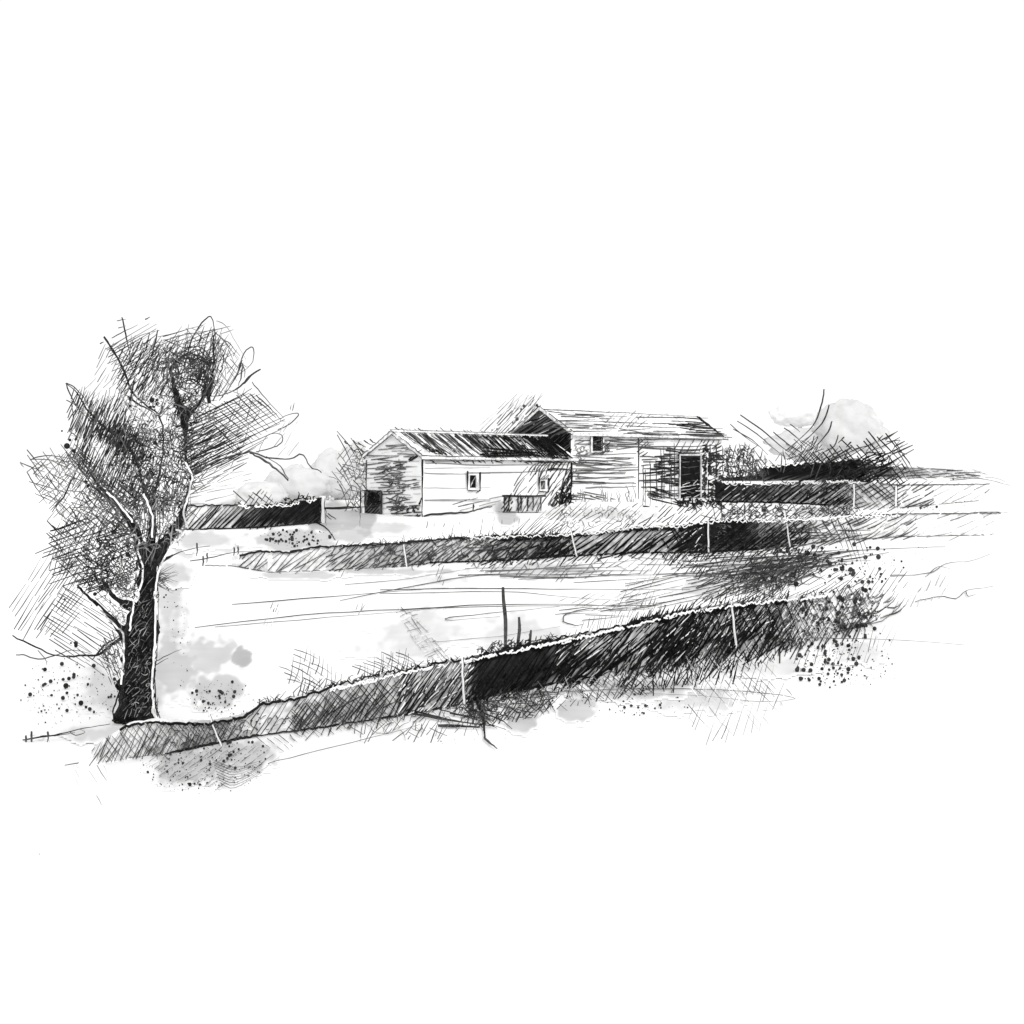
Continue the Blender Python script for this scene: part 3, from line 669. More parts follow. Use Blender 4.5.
line(gm, pg, [(366.5, 460), (366.7, 475), (366.5, 492)], 1.4, .06)
H(gm, pg, [(372, 455), (394, 440), (412, 452), (408, 470), (380, 480), (369, 470)], 3, 4.2, 1, .15, L=24)
H(gm, pg, [(382, 458), (402, 460), (402, 480), (408, 514), (392, 512), (384, 484), (380, 470)], 4, 2.3, 1.1, .1, L=16, aj=11); scrib(gm, pg, [(386, 466), (402, 462), (404, 514), (394, 512)], 40, 10, .9, .12)
H(gm, pg, [(390, 442), (406, 442), (410, 452), (392, 452)], 8, 3, .8, .2, L=14); H(gm, pg, [(369, 460), (396, 444), (418, 456), (418, 516), (386, 516), (369, 488)], 2, 4, .7, .4, L=22)
H(gm, pg, [(408, 478), (419, 478), (419, 488), (404, 488)], 10, 3, 1.2, .08, L=8)
H(gm, pg, [(392, 504), (420, 504), (420, 518), (392, 518)], 3, 3.2, 1.3, .06, L=11)
H(gm, pg, [(409, 458), (419, 451), (419, 456), (412, 462)], 40, 1.6, 1.4, .03, L=10)
scrib(gm, pg, [(406, 504), (420, 504), (420, 514), (406, 514)], 10, 7, 1.4, .04)
gm.build('gable_wall', 'plaster', shed)
rf = S['roof']
rpoly = [(400, 434), (546, 437), (571, 458), (430, 453)]
H(rf, pr, [(402, 434), (480, 435), (500, 455), (430, 452)], -41, 4.6, 1.1, .06, jit=1, aj=2)
H(rf, pr, [(402, 434), (460, 435), (490, 454), (430, 452)], -41, 9, 1.6, .04, jit=1, aj=2)
H(rf, pr, [(424, 446), (432, 448), (446, 454), (430, 454)], -20, 1.5, 1.6, .02, L=10)
rr = lambda x0, x1: [(x0, 436.5), (x1, 437.5), (x1+25, 458), (x0+22, 456)]
H(rf, pr, rr(465, 475), -42, 1.7, 1.8, .03, jit=1, aj=1)
H(rf, pr, rr(482, 500), -42, 2.6, 1.7, .02, jit=2, aj=2)
H(rf, pr, rr(498, 512), -42, 1.6, 2.2, .01, jit=1, aj=2); H(rf, pr, rr(512, 526), -42, 3.6, 1.8, .015, jit=2, aj=2)
H(rf, pr, rr(521, 546), -42, 1.3, 2.6, .008, jit=.5, aj=1.5); H(rf, pr, [(536, 437), (549, 438), (573, 459), (550, 459)], -42, 1.3, 2.2, .01, jit=1); H(rf, pr, [(400, 433), (475, 435), (495, 456), (430, 453)], -38, 3.6, .9, .12, jit=1)
H(rf, pr, [(480, 449), (565, 451), (571, 458.5), (485, 457)], -3, 1.5, 2.2, .01, jit=2)
line(rf, pr, [(475, 437.3), (510, 437.8), (546, 438.4)], 1.3, .02)
H(rf, pr, [(398, 432), (548, 437), (571, 458), (430, 454)], -40, 2.6, .8, .25, L=18, aj=3); H(rf, pr, [(455, 435), (520, 437), (540, 457), (480, 457)], -42, 3, 1.4, .03, L=14, aj=4)
H(rf, pr, [(470, 436), (546, 438), (571, 458), (490, 457)], -42, 2.2, 1.2, .3, L=16, aj=3); H(rf, pr, [(398, 432), (480, 435), (500, 456), (430, 453)], -40, 4, 1.1, .1, L=20, aj=3)
rf.build('roof', 'roof', shed)
def pp(S, k, z): return up(S['pts'][k], z)
t = MB()      # white barge boards and ridge
o = -S['dl']*.13
ra, ea, ea2 = pp(S, 'Am', zr+.08)+o, up(A-S['dg']*.25, ze-.145+.08)+o, up(S['pts']['A2']+S['dg']*.25, ze-.145+.08)+o
beam(t, ra, ea, .05, .15, .92); beam(t, ra, ea2, .05, .15, .92)
def edge3(mb, a, b_, w, tone, wob=.03, n=18, off=Vector((0, 0, 0))):
    P = [a.lerp(b_, i/(n-1))+off+Vector((U(-wob, wob), 0, U(-wob, wob))) for i in range(n)]
    k = 0
    while k < n-1:
        m = min(n-1, k+R.randint(2, 5)); mb.tube(P[k:m+1], w*U(.5, .95), tone*U(1, 5), 3); k = m if R.random() < .7 else m+1
fo_ = Vector((0, -.08, 0))
for q in (ea, ea2):
    edge3(t, ra, q, .035, .03, off=fo_+Vector((0, 0, .11))); edge3(t, ra, q, .03, .05, off=fo_+Vector((0, 0, -.11)))
t.build('barge_board', 'timber', shed)
t = MB(); r0 = pp(S, 'Am', zr+.17)-S['dl']*.2; r1 = pp(S, 'Bm', zr+.17)+S['dl']*.2
beam(t, r0, r1, .25, .08, .92); edge3(t, r0, r1, .035, .06, off=Vector((0, 0, .08))); t.build('ridge_cap', 'timber', shed)
t = MB(); e0 = up(A-S['dg']*.3-S['dl']*.2, ze-.11); e1 = up(Bq-S['dg']*.3+S['dl']*.22, ze-.11)
beam(t, e0, e1, .06, .13, .92); edge3(t, e0, e1, .03, .05, off=Vector((0, -.06, -.1)), n=30); edge3(t, e0, e1, .03, .03, off=Vector((0, -.06, .1)), n=20); t.build('gutter_board', 'timber', shed)
def window(pl, root, x0, y0, x1, y1, dark=.01):
    fm = MB(); T = (x1-x0)*.2
    rect_on(pl, fm, x0, y0, x1, y0+T, .1, .92); rect_on(pl, fm, x0, y1-T, x1, y1, .1, .92)
    rect_on(pl, fm, x0, y0+T, x0+T, y1-T, .095, .92); rect_on(pl, fm, x1-T, y0+T, x1, y1-T, .095, .92)
    m_ = Pl(pl.p, pl.n, .13)
    for L, w_ in (([(x0-.5, y0-2), (x0-.5, y1)], 1.8), ([(x1+1, y0-1), (x1+1, y1+1)], 1.8), ([(x0, y1+.7), (x1-1, y1+1)], 1.2), ([(x0, y0), (x1, y0)], .8), ([(x1+1, y1), (x1-3, y1+3)], 1.3), ([(x0+T, y0+T), (x0+T, y1-T)], .7)):
        line(fm, m_, [L[0], ((L[0][0]+L[1][0])/2, (L[0][1]+L[1][1])/2), L[1]], w_, .04, .2)
    fo2 = fm.build('window', 'timber', root)
    pn = MB(); rect_on(pl, pn, x0+T, y0+T, x1-T, y1-T, .03, dark)
    mm = Pl(pl.p, pl.n, .06); line(pn, mm, [(x0+T+1, y1-T-1), ((x0+x1)/2, (y0+y1)/2), (x1-T-1, y0+T+2)], 1, .5)
    pn.build('pane', 'glass', fo2)
window(ps, shed, 466.5, 473, 477.5, 490); window(ps, shed, 538, 479, 546, 491, .12)
d_ = MB(); rect_on(pg, d_, 366.8, 491, 382.6, 523, .08, .12); mm = Pl(pg.p, pg.n, .12)
H(d_, mm, [(368, 492), (382, 492), (382, 521), (368, 521)], 48, 2, 1.5, .015, jit=1); scrib(d_, mm, [(368, 492), (382, 492), (382, 505), (368, 508)], 30, 7, 1.4, .015)
for L in ([(366.5, 491), (366.8, 520)], [(383, 491), (383, 519)], [(364, 490.5), (383, 490.5)]): line(d_, mm, [L[0], ((L[0][0]+L[1][0])/2, (L[0][1]+L[1][1])/2), L[1]], 1.2, .05, .3)
d_.build('door', 'timber', shed)
d_ = MB(); rect_on(pg, d_, 363.2, 490.5, 366, 524, .12, .9); line(d_, Pl(pg.p, pg.n, .16), [(363, 490), (362.8, 505), (363, 522)], 1.3, .03); d_.build('door_post', 'timber', shed)

# wooden trough in front of the shed
tY = ps.at(505, 500).y-1.2
tr_ = empty('wooden_trough', G(524, 512, 0), 'small slatted wooden trough standing against the right half of the shed wall', 'trough')
t = MB(); yb = G(524, 513, 0).y
sc = yb/F
t.box(D(504, 511, yb), (38*sc, 0, 0), (0, .8, 0), (0, 0, 15*sc), .6)
mm = mD(yb-.03); 
for x in (504, 509, 518, 521, 528, 533, 541): line(t, mm, [(x, 496), (x+U(-.5, .5), 504), (x, 511)], U(.9, 1.9), .06)
H(t, mm, [(504, 497), (511, 497), (511, 510), (504, 510)], 60, 2, 1.5, .03, L=12); H(t, mm, [(516, 497), (542, 497), (541, 509), (518, 511)], 62, 3, 1, .09, L=14)
t.build('body', 'timber', tr_)
t = MB(); t.box(D(502, 497, yb-.05), (44*sc, 0, 0), (0, .9, 0), (0, 0, 1.6*sc), .1); line(t, mD(yb-.09), [(502, 495.5), (520, 496), (546, 495)], 1.3, .03); t.build('rim', 'timber', tr_)

# ------------------------------------------------------------------ big house
A_ = V2(571, 91.0); B_ = V2(722, 100.0)
house_ = empty('farmhouse', up(A_, -1.7), 'larger farmhouse with pale roof, dark gable and tall black door at its right end', 'farmhouse')
HZe, HZr = 2.74, 4.27
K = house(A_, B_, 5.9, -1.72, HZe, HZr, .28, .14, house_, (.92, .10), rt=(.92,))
hs, hg, hr = K['pl_side'], K['pl_gable'], K['pl_roof']
w = K['side']
for y, xa, xb, t in ((440, 575, 720, .2), (444, 575, 650, .3), (446, 606, 716, .15), (448.5, 640, 716, .12), (455, 575, 636, .3), (460, 576, 630, .1), (463, 578, 632, .06), (466, 576, 622, .2), (470, 576, 628, .1), (473, 576, 626, .1), (478, 575, 634, .2), (482, 576, 636, .12), (488, 585, 636, .3), (480, 638, 678, .1), (456, 640, 678, .15)):
    line(w, hs, [(xa, y+U(-1, 1)), ((xa+xb)/2, y+U(-1, 1)), (xb, y+U(-1.5, 1.5))], U(.9, 1.3), t, .4)
H(w, hs, [(574, 456), (622, 456), (632, 470), (626, 484), (574, 484)], -2, 3.2, 1.1, .16, L=34)
H(w, hs, [(575, 440), (590, 438), (588, 454), (574, 452)], 20, 4, .8, .3, L=10)
scrib(w, hs, [(574, 446), (586, 446), (590, 466), (576, 478)], 26, 7, .8, .15)
H(w, hs, [(572, 494), (590, 492), (616, 498), (612, 503), (575, 502)], -10, 2.1, 1.2, .05, L=18)
H(w, hs, [(602, 440), (650, 438), (650, 448), (602, 452)], 0, 3, 1, .2, L=26)
line(w, hs, [(638, 438), (638.5, 460), (638, 502)], 1.3, .08); line(w, hs, [(572, 500), (600, 502), (640, 501)], .9, .15)
H(w, hs, [(638, 438), (648, 440), (646, 456), (638, 456)], 35, 2.8, 1, .12, L=10)
H(w, hs, [(646, 458), (678, 456), (678, 504), (650, 504), (644, 480)], 2, 3.2, 1.1, .09, L=20, aj=5)
H(w, hs, [(660, 456), (678, 452), (678, 504), (656, 498)], 90, 5, 1, .1, L=34, aj=2)
H(w, hs, [(658, 456), (678, 454), (678, 486), (662, 482)], 0, 2.0, 1.4, .03, L=15, aj=6)
H(w, hs, [(650, 492), (664, 490), (678, 500), (676, 506), (652, 504)], -20, 2, 1.4, .03, L=13)
H(w, hs, [(702, 446), (721, 444), (721, 500), (702, 503)], 24, 2.4, 1.4, .04, L=12, aj=16); H(w, hs, [(702, 450), (721, 446), (721, 502), (702, 503)], 88, 4.5, 1.3, .04, L=22, aj=4)
scrib(w, hs, [(702, 450), (721, 448), (721, 502), (702, 503)], 90, 9, 1.3, .04)
H(w, hs, [(676, 440), (721, 440), (721, 450), (676, 453)], 60, 5, .9, .12, L=10); H(w, hs, [(668, 449), (700, 449), (700, 455), (668, 455)], 2, 2, 1.3, .05, L=20)
line(w, hs, [(706.5, 460), (706.5, 480), (706, 498), (709, 502)], 1.3, .85, .3); line(w, hs, [(718, 470), (717, 485), (716, 500)], 1.1, .75, .3)
w.build('side_wall', 'plaster', house_)
g_ = K['gable']
H(g_, hg, [(514, 436), (541, 412), (572, 434), (571, 470), (520, 470)], 27, 2.4, 1.7, .012, jit=1, p=lambda x, y: .6+(y-410)/60)
H(g_, hg, [(520, 430), (541, 412), (566, 430), (540, 436)], 30, 4.5, 1.1, .6, L=16)
H(g_, hg, [(546, 434), (572, 434), (571, 470), (556, 456)], 40, 1.8, 1.8, .01)
g_.build('gable_wall', 'stone', house_)
r = K['roof']
H(r, hr, [(560, 412), (690, 416), (720, 437), (578, 430)], -1.5, 4.6, 1, .22, L=60, aj=1.5)
H(r, hr, [(556, 412), (606, 414), (608, 431), (576, 430)], -3, 2.7, 1.0, .14, L=30, aj=2); H(r, hr, [(568, 427), (650, 430), (650, 434), (576, 433)], -1, 2, 1, .12, L=50)
H(r, hr, [(668, 418), (692, 418), (712, 432), (690, 430)], -3, 2.6, 1.3, .07, L=26, aj=2); H(r, hr, [(682, 424), (704, 425), (718, 435), (690, 431)], -6, 1.7, 1.5, .04, L=26, aj=2)
H(r, hr, [(640, 431), (712, 433), (720, 438), (640, 436)], -2, 1.9, 1.3, .06, L=50, aj=1)
H(r, hr, [(612, 413), (650, 414), (640, 428), (600, 428)], 48, 4.5, .8, .35, L=10)
line(r, hr, [(541, 409.5), (600, 412), (697, 417)], .9, .2); line(r, hr, [(697, 417), (704, 423), (715, 431), (726, 438.5)], 1.8, .03, .5); line(r, hr, [(699, 417), (712, 428), (722, 435)], 1.2, .05, .5)
r.build('roof', 'roof', house_)
t = MB(); dl, dg = K['dl'], K['dg']; P_ = K['pts']; o = -dl*.17; slp = (HZr-HZe)/2.95
ra, ea, ea2 = up(P_['Am'], HZr+.08)+o, up(A_-dg*.28, HZe-slp*.28+.08)+o, up(P_['A2']+dg*.28, HZe-slp*.28+.08)+o
beam(t, ra, ea, .06, .2, .92); beam(t, ra, ea2, .06, .2, .92)
for q in (ea, ea2): edge3(t, ra, q, .045, .02, off=Vector((0, -.1, .14))); edge3(t, ra, q, .04, .03, off=Vector((0, -.1, -.14)))
t.build('barge_board', 'timber', house_)
t = MB(); e0 = up(A_-dg*.33-dl*.1, HZe-.13); e1 = up(B_-dg*.33+dl*.28, HZe-.13)
beam(t, e0, e1, .06, .17, .92); edge3(t, e0, e1, .035, .08, off=Vector((0, -.06, -.13)), n=30); edge3(t, e0.lerp(e1, .4), e1, .045, .03, off=Vector((0, -.06, -.13)), n=20); edge3(t, e0.lerp(e1, .3), e1, .035, .06, off=Vector((0, -.06, .12)), n=20)
t.build('gutter_board', 'timber', house_)
# window
fm = MB(); rect_on(hs, fm, 589, 436.5, 591.5, 453, .12, .9); rect_on(hs, fm, 601, 436.5, 603, 453, .12, .9); rect_on(hs, fm, 591.5, 451, 601, 453, .11, .6)
m_ = Pl(hs.p, hs.n, .15)
for L in ([(589, 436), (589, 453)], [(601, 436), (601, 452)], [(590, 453.5), (603, 452.5)], [(591, 436), (602, 436)]): line(fm, m_, [L[0], ((L[0][0]+L[1][0])/2, (L[0][1]+L[1][1])/2), L[1]], 1, .06)
H(fm, m_, [(600, 444), (608, 442), (608, 452), (600, 453)], 40, 2, 1.2, .06, L=7)
fo2 = fm.build('window', 'timber', house_)
pn = MB(); rect_on(hs, pn, 591.5, 436.5, 601, 451, .03, .06); H(pn, Pl(hs.p, hs.n, .06), [(592, 437), (601, 437), (601, 451), (592, 451)], 20, 2, 1.3, .015, L=8); pn.build('pane', 'glass', fo2)
# door
dm = MB(); rect_on(hs, dm, 679.5, 456, 699.5, 503, .05, .012)
mm = Pl(hs.p, hs.n, .08)
H(dm, mm, [(681, 458), (699, 458), (699, 502), (681, 502)], 5, 5, .8, .12, L=9, aj=14); H(dm, mm, [(681, 482), (699, 482), (699, 502), (681, 502)], 10, 4.5, .9, .45, L=8, aj=14)
do = dm.build('door', 'timber', house_)
df = MB(); rect_on(hs, df, 678.4, 454, 700.6, 455.6, .12, .6); rect_on(hs, df, 678.4, 455.6, 679.5, 503, .11, .62); rect_on(hs, df, 699.5, 455.6, 700.6, 503, .11, .5)
mm = Pl(hs.p, hs.n, .15)
for L in ([(677.4, 452), (677.2, 503)], [(677, 452.8), (702, 452.5)], [(680.5, 457), (699, 457)]): line(df, mm, [L[0], ((L[0][0]+L[1][0])/2, (L[0][1]+L[1][1])/2), L[1]], 1, .06)
df.build('door_frame', 'timber', house_)

# open lattice porch rails before the door
lp = empty('lattice_fence', G(660, 506, 0), 'thin slanting lattice fence left of the tall black door', 'fence')
lm = MB(); yl = G(660, 507, 0).y; ml = mD(yl)
for x, a, c in ((643, 466, 506), (645, 470, 508), (650, 462, 506), (656, 460, 502), (662, 458, 505), (671, 460, 508)): line(lm, ml, [(x, a), (x+.4, (a+c)/2), (x, c)], 1, .08)
for L in ([(648, 487), (662, 490), (678, 495)], [(650, 480), (664, 482), (678, 486)], [(652, 499), (670, 503), (694, 509)], [(655, 507), (668, 510), (690, 517)], [(649, 494), (660, 497)], [(643, 506), (650, 507)], [(644, 474), (678, 470)], [(650, 470), (676, 468)]): line(lm, mD(yl-.05), L, 1.5, .03)
lm.build('rails', 'timber', lp)

# ------------------------------------------------------------------ posts
def post(name, x0, y0, x1, y1, w, tone, label, cat, group=None, e=.25, wall=None, n=5):
    yb = (wall.Y(x1)-e) if wall else G(x1, y1, 0).y
    base = D(x1, y1, yb); base.z = tz(yb)-.02
    top = D(x0, y0, yb+.05)
    mb = MB(); m = 7; P = [base.lerp(top, i/(m-1))+Vector((U(-.012, .012), 0, 0)) for i in range(m)]
    r_ = w*.5*yb/F
    mb.tube(P, [r_*(1.1-.25*i/(m-1)) for i in range(m)], tone, n)
    mb.tube([p_+Vector((r_*1.15, -.01, 0)) for p_ in P], [r_*.28]*m, .06, 3)
    return tag(mb.build(name, 'coping' if tone > .5 else 'timber', origin=base), label, cat, group)
PG = 'pale stakes along the stone walls'
post('stake', 209, 714, 222, 746, 2, .92, 'pale stake leaning hard left against the near wall just right of the tree', 'stake', PG, wall=W1)
post('stake', 462, 657, 464.5, 706, 2.4, .92, 'tall pale upright stake where the near wall turns solid black', 'stake', PG, wall=W1)
post('stake', 731, 601, 737, 648, 2.4, .92, 'pale leaning stake near the right end of the near wall, among black hatching', 'stake', PG, wall=W1)
post('stake', 402.5, 535, 407, 564, 1.7, .92, 'pale stake on the grey left stretch of the middle wall below the shed', 'stake', PG, wall=W2)
post('stake', 570.5, 529, 577, 557, 1.7, .92, 'pale leaning stake in the middle wall below the gap between the two buildings', 'stake', PG, wall=W2)
post('stake', 708, 519, 708.5, 547, 1.7, .92, 'pale upright stake in the blackest stretch of the middle wall, below the door', 'stake', PG, wall=W2)
post('stake', 784.5, 511, 790, 549, 1.6, .92, 'pale leaning stake where the middle wall fades from black to grey at right', 'stake', PG, wall=W2)
post('stake', 854, 484, 854, 510, 1.6, .92, 'short pale stake in the crosshatched bush shade at the far right wall', 'stake', PG, wall=W4)
post('stake', 896, 486, 896, 509, 1.8, .92, 'short pale stake at the far right wall, right of the crosshatched bush', 'stake', PG, wall=W4)
def darkpost(pts, w, label, g_=None):
    b0 = pts[-1]; yb = G(*b0).y
    mb = MB(); P = [D(x, y, yb) for x, y in smooth(pts, 3)]; P[-1].z = tz(yb)
    r_ = w*.5*yb/F; n = len(P)
    mb.tube(P, [r_*(.35+.65*math.sin(math.pi*min(1, .15+i/(n-1)*.75))) for i in range(n)], .06, 6)
    m2 = mD(yb-.02)
    for k in range(8):
        q = pts[0][1]+(b0[1]-pts[0][1])*U(.1, .95); xx = interp([(a[1], a[0]) for a in pts], q); line(mb, m2, [(xx-U(1, 2), q), (xx, q-1), (xx+U(1, 2), q-U(0, 3))], .8, .08)
    return tag(mb.build('bare_stem', 'bark', origin=P[-1]), label, 'bare stem', g_)
darkpost([(503, 587), (503.5, 600), (505.5, 620), (505.5, 640), (505, 655)], 4.4, 'tallest thin dark bare stem rising behind the black part of the near wall')
darkpost([(519, 617), (519.5, 630), (518, 642), (518, 650)], 3.8, 'shorter dark bare stem just right of the tallest one behind the near wall')
darkpost([(531, 630), (530, 640), (528, 649)], 3.0, 'shortest of the three dark bare stems behind the near wall, rightmost')
# field gate line at the left edge
fg = empty('wire_fence', G(80, 735, 0), 'short low wire fence with stubby posts at the lower left, left of the tree', 'fence')
m_ = MB(); mf = mD(G(60, 742, 0).y)
line(m_, mf, [(23, 740), (40, 737), (60, 734), (85, 728), (110, 724)], 1.5, .05); line(m_, mf, [(40, 736), (60, 735), (75, 732)], 1.1, .1); line(m_, mf, [(70, 732), (76, 735), (85, 732), (80, 729)], 1, .15)
m_.build('wire', 'timber', fg)
for x, a, c in ((26, 735, 750), (31.5, 731, 751), (48, 731, 742)):
    m_ = MB(); line(m_, mf, [(x, a), (x+.4, (a+c)/2), (x-.5, c)], 2, .12); m_.build('post', 'timber', fg)
m_ = MB(); mf = mD(G(215, 566, 0).y)
fg = empty('wire_fence', G(215, 566, 0), 'faint low wire fence right of the trunk at the left end of the middle wall', 'fence')
line(m_, mf, [(190, 561), (210, 558), (232, 553), (262, 550)], 1.1, .12); line(m_, mf, [(178, 576), (205, 575), (232, 572)], .8, .2); m_.build('wire', 'timber', fg)
for x, a, c in ((197, 543, 556), (203, 556, 572), (207, 553, 563), (234, 547, 557), (238, 546, 556)):
    m_ = MB(); line(m_, mf, [(x, a), (x+.4, (a+c)/2), (x-.5, c)], 1.6, .12); m_.build('post', 'timber', fg)
m_ = MB(); yy = G(350, 526, 0).y
line(m_, mD(yy), [(324, 508), (345, 507), (362, 507), (380, 505)], 1.3, .05, .3); line(m_, mD(yy), [(324, 508), (340, 508.5), (360, 507.5)], 2.0, .04, .3)
for x in (326, 360): line(m_, mD(yy), [(x, 508), (x, 517), (x, 526)], .8, .25)
tag(m_.build('field_rail', 'timber'), 'single dark horizontal rail joining the black left wall to the shed door', 'rail')

# ------------------------------------------------------------------ bushes
def bush(name, px, py, label, fn, m='leaf', cat='bush', group=None, loc=None):
    mb = MB(); fn(mb)
    return tag(mb.build(name, m, origin=loc or G(px, py, 0)), label, cat, group)
def f1(mb):
    m = mD(79.5, 1.2)
    H(mb, m, [(338, 455), (345, 440), (364, 452), (366, 488), (366, 505), (352, 512), (338, 490)], -60, 4.6, 1, .13, L=40, curve=-.06)
    H(mb, m, [(338, 470), (366, 462), (366, 500), (340, 500)], -25, 6.5, .8, .25, L=26, curve=-.1)
    for x, y in ((344, 441), (353, 440), (358, 442), (364, 440), (370, 439), (350, 447), (361, 449)): line(mb, m, [(x, y), (x+3, y+3), (x+8, y+5)], 1.3, .1)
    H(mb, m, [(342, 450), (364, 456), (366, 500), (344, 505)], 55, 5, .8, .2, L=22, aj=14); scrib(mb, m, [(350, 450), (366, 456), (366, 500), (352, 505)], 40, 14, .8, .15, .5)
    H(mb, m, [(352, 500), (366, 505), (368, 522), (358, 516)], -48, 4, 1, .15, L=18)
bush('wiry_bush', 352, 515, 'sparse wiry bush growing against the left gable of the small shed', f1, loc=Vector((D(352, 500, 79.5).x, 79.5, tz(79.5))))
def f2(mb):
    m = mD(94.5, 1.0)
    H(mb, m, [(500, 412), (530, 402), (538, 408), (515, 432), (496, 432)], 48, 3.2, 1, .15, L=20, aj=4); H(mb, m, [(478, 424), (508, 400), (540, 396), (536, 410), (514, 434), (492, 434)], 44, 4.2, .9, .3, L=28, aj=3)
    H(mb, m, [(510, 402), (540, 398), (530, 420), (510, 430)], 60, 5, .8, .3, L=18)
    for x, y, r_ in ((524, 406, 1.6), (537, 405.5, 1.5), (517, 419, 2), (513, 423, 1.3), (521, 409, 1), (497, 429, 1), (492, 430, .8)): mb.ball(D(x, y, 94), r_*94/F, .06)
    line(mb, m, [(508, 434), (506, 450), (507, 490)], 3, .1)
bush('pale_tree', 508, 498, 'pale slanting thin tree crown behind the peak between shed and farmhouse', f2, cat='tree', loc=Vector((D(508, 480, 94.5).x, 94.5, tz(94.5))))
def f3(mb):
    m = mD(104, 1.2)
    H(mb, m, [(722, 452), (740, 446), (764, 456), (768, 476), (722, 479)], 84, 3.0, 1.1, .08, L=18, aj=14); scrib(mb, m, [(724, 450), (745, 447), (766, 458), (766, 478), (724, 478)], 170, 9, 1, .08)
    H(mb, m, [(735, 455), (765, 462), (765, 474), (738, 474)], -55, 4, 1.1, .07, L=14)
bush('scrubby_bush', 745, 480, 'dense scribbled low bush at the right corner of the farmhouse', f3, loc=Vector((D(745, 478, 104).x, 104, tz(104))))
def f4(mb):
    m = mD(117, .8)
    H(mb, m, [(770, 462), (790, 446), (830, 450), (850, 456), (850, 464), (770, 468)], 50, 3, 1.1, .07, L=14, aj=24)
    for L, w_ in (([(740, 415), (762, 430), (783, 448), (800, 458)], 1.3), ([(737, 421), (757, 434), (772, 447), (788, 460)], 1.0), ([(733, 429), (752, 440), (768, 455)], 1.0), ([(730, 424), (745, 437), (760, 447)], .9), ([(784, 428), (795, 436), (806, 447)], 1.2), ([(773, 432), (788, 444), (804, 455)], 1.2), ([(790, 424), (800, 432)], 1),
                  ([(824, 389), (822, 402), (815, 422), (803, 436), (786, 450)], 1.5), ([(829, 405), (824, 420), (812, 434), (796, 450)], 1.5), ([(832, 421), (828, 432), (819, 443), (810, 456)], 1.5), ([(838, 435), (834, 446), (824, 452), (816, 460)], 1.2), ([(818, 436), (812, 448), (800, 460)], 1.1), ([(814, 436), (811, 446), (803, 455)], 1), ([(844, 437), (838, 443)], 1.4), ([(851, 442), (846, 447)], 1.6), ([(852, 447), (838, 455), (826, 461)], 1.5), ([(842, 450), (828, 457), (818, 462)], 1.2)):
        line(mb, m, L, w_, .07, .2)
    H(mb, m, [(785, 450), (800, 436), (818, 440), (822, 458), (795, 462)], 45, 3.4, .9, .12, L=18); H(mb, m, [(785, 450), (800, 440), (818, 445), (820, 460), (790, 462)], -38, 4, .9, .1, L=18)
bush('arching_bush', 803, 478, 'bush of long curved arching bare canes fanning above the upper black wall', f4, loc=Vector((D(803, 476, 117).x, 117, tz(117))))
def f5(mb):
    m = mD(86.5, .6)
    q = [(805, 464), (850, 450), (892, 434), (904, 456), (902, 486), (866, 502), (838, 507), (822, 488)]; H(mb, m, q, 40, 4.4, 1.0, .07, L=20, aj=24)
    H(mb, m, q, 27, 5.6, 1.4, .025, jit=5, L=44, aj=3); H(mb, m, q, -50, 5.4, 1.35, .025, jit=4, L=30, aj=4)
    H(mb, m, [(840, 465), (880, 450), (890, 475), (865, 485)], 27, 3.6, 1.5, .02, L=26)
    H(mb, m, [(842, 485), (870, 482), (858, 510), (838, 512)], 50, 3.2, 1.2, .04, L=20)
    H(mb, m, [(832, 466), (880, 452), (892, 472), (862, 492), (836, 500)], 32, 3, 1.3, .02, L=22, aj=14); scrib(mb, m, [(826, 468), (870, 462), (880, 482), (840, 500)], 70, 12, 1.2, .03, .5)
    for L in ([(893, 440), (903, 454), (917, 477)], [(897, 450), (906, 464), (914, 480)], [(820, 465), (850, 452), (890, 437)], [(866, 497), (877, 506), (883, 513)]): line(mb, m, L, 1.0, .12)
bush('crosshatched_bush', 862, 508, 'dark bush of crossing straight twigs covering the right end of the black walls', f5, loc=Vector((D(862, 505, 86.5).x, 86.5, tz(86.5))))
# pale distant crowns
def lumps(mb, spec, tone):
    for x, y, rx, ry, Y in spec:
        c = D(x, y, Y); a, b_ = rx*Y/F, ry*Y/F; i0 = len(mb.v); nu, nv = 48, 24
        for i in range(nv+1):
            for j in range(nu):
                ph, th = math.pi*i/nv, 2*math.pi*j/nu
                n_ = Vector((math.sin(ph)*math.cos(th), math.sin(ph)*math.sin(th), math.cos(ph)))
                s_ = 1+.22*noise.noise(n_*2.2+Vector((x, y, 0)))+.10*noise.noise(n_*6+Vector((x, y, 0)))+.05*noise.noise(n_*15+Vector((x, y, 0)))
                mb.v.append((c.x+a*n_.x*s_, c.y+min(a, b_)*n_.y*s_, c.z+b_*n_.z*s_)); mb.t.append(tone+.05*noise.noise(n_*3+Vector((y, x, 0))))
        for i in range(nv):
            for j in range(nu):
                mb.f.append((i0+i*nu+j, i0+(i+1)*nu+j, i0+(i+1)*nu+(j+1) % nu, i0+i*nu+(j+1) % nu))
def distant(loc, spec, tone, label, tx):
    root = empty('distant_tree', loc, label, 'tree')
    m1 = MB(); lumps(m1, spec, tone); m1.build('crown', 'wash', root, True)
    m2 = MB(); Y = loc[1]; m2.tube([Vector((loc[0], Y, loc[2])), Vector((loc[0], Y, -(spec[0][1]-HY)/F*Y))], [.3, .18], .5, 8); m2.build('trunk', 'bark', root)
distant(Vector((D(845, 478, 135).x, 135, -.2)), [(848, 427, 33, 26, 135), (868, 436, 20, 17, 135), (812, 444, 44, 16, 136)], .62, 'pale grey rounded far tree rising behind the arching canes on the right', 845)
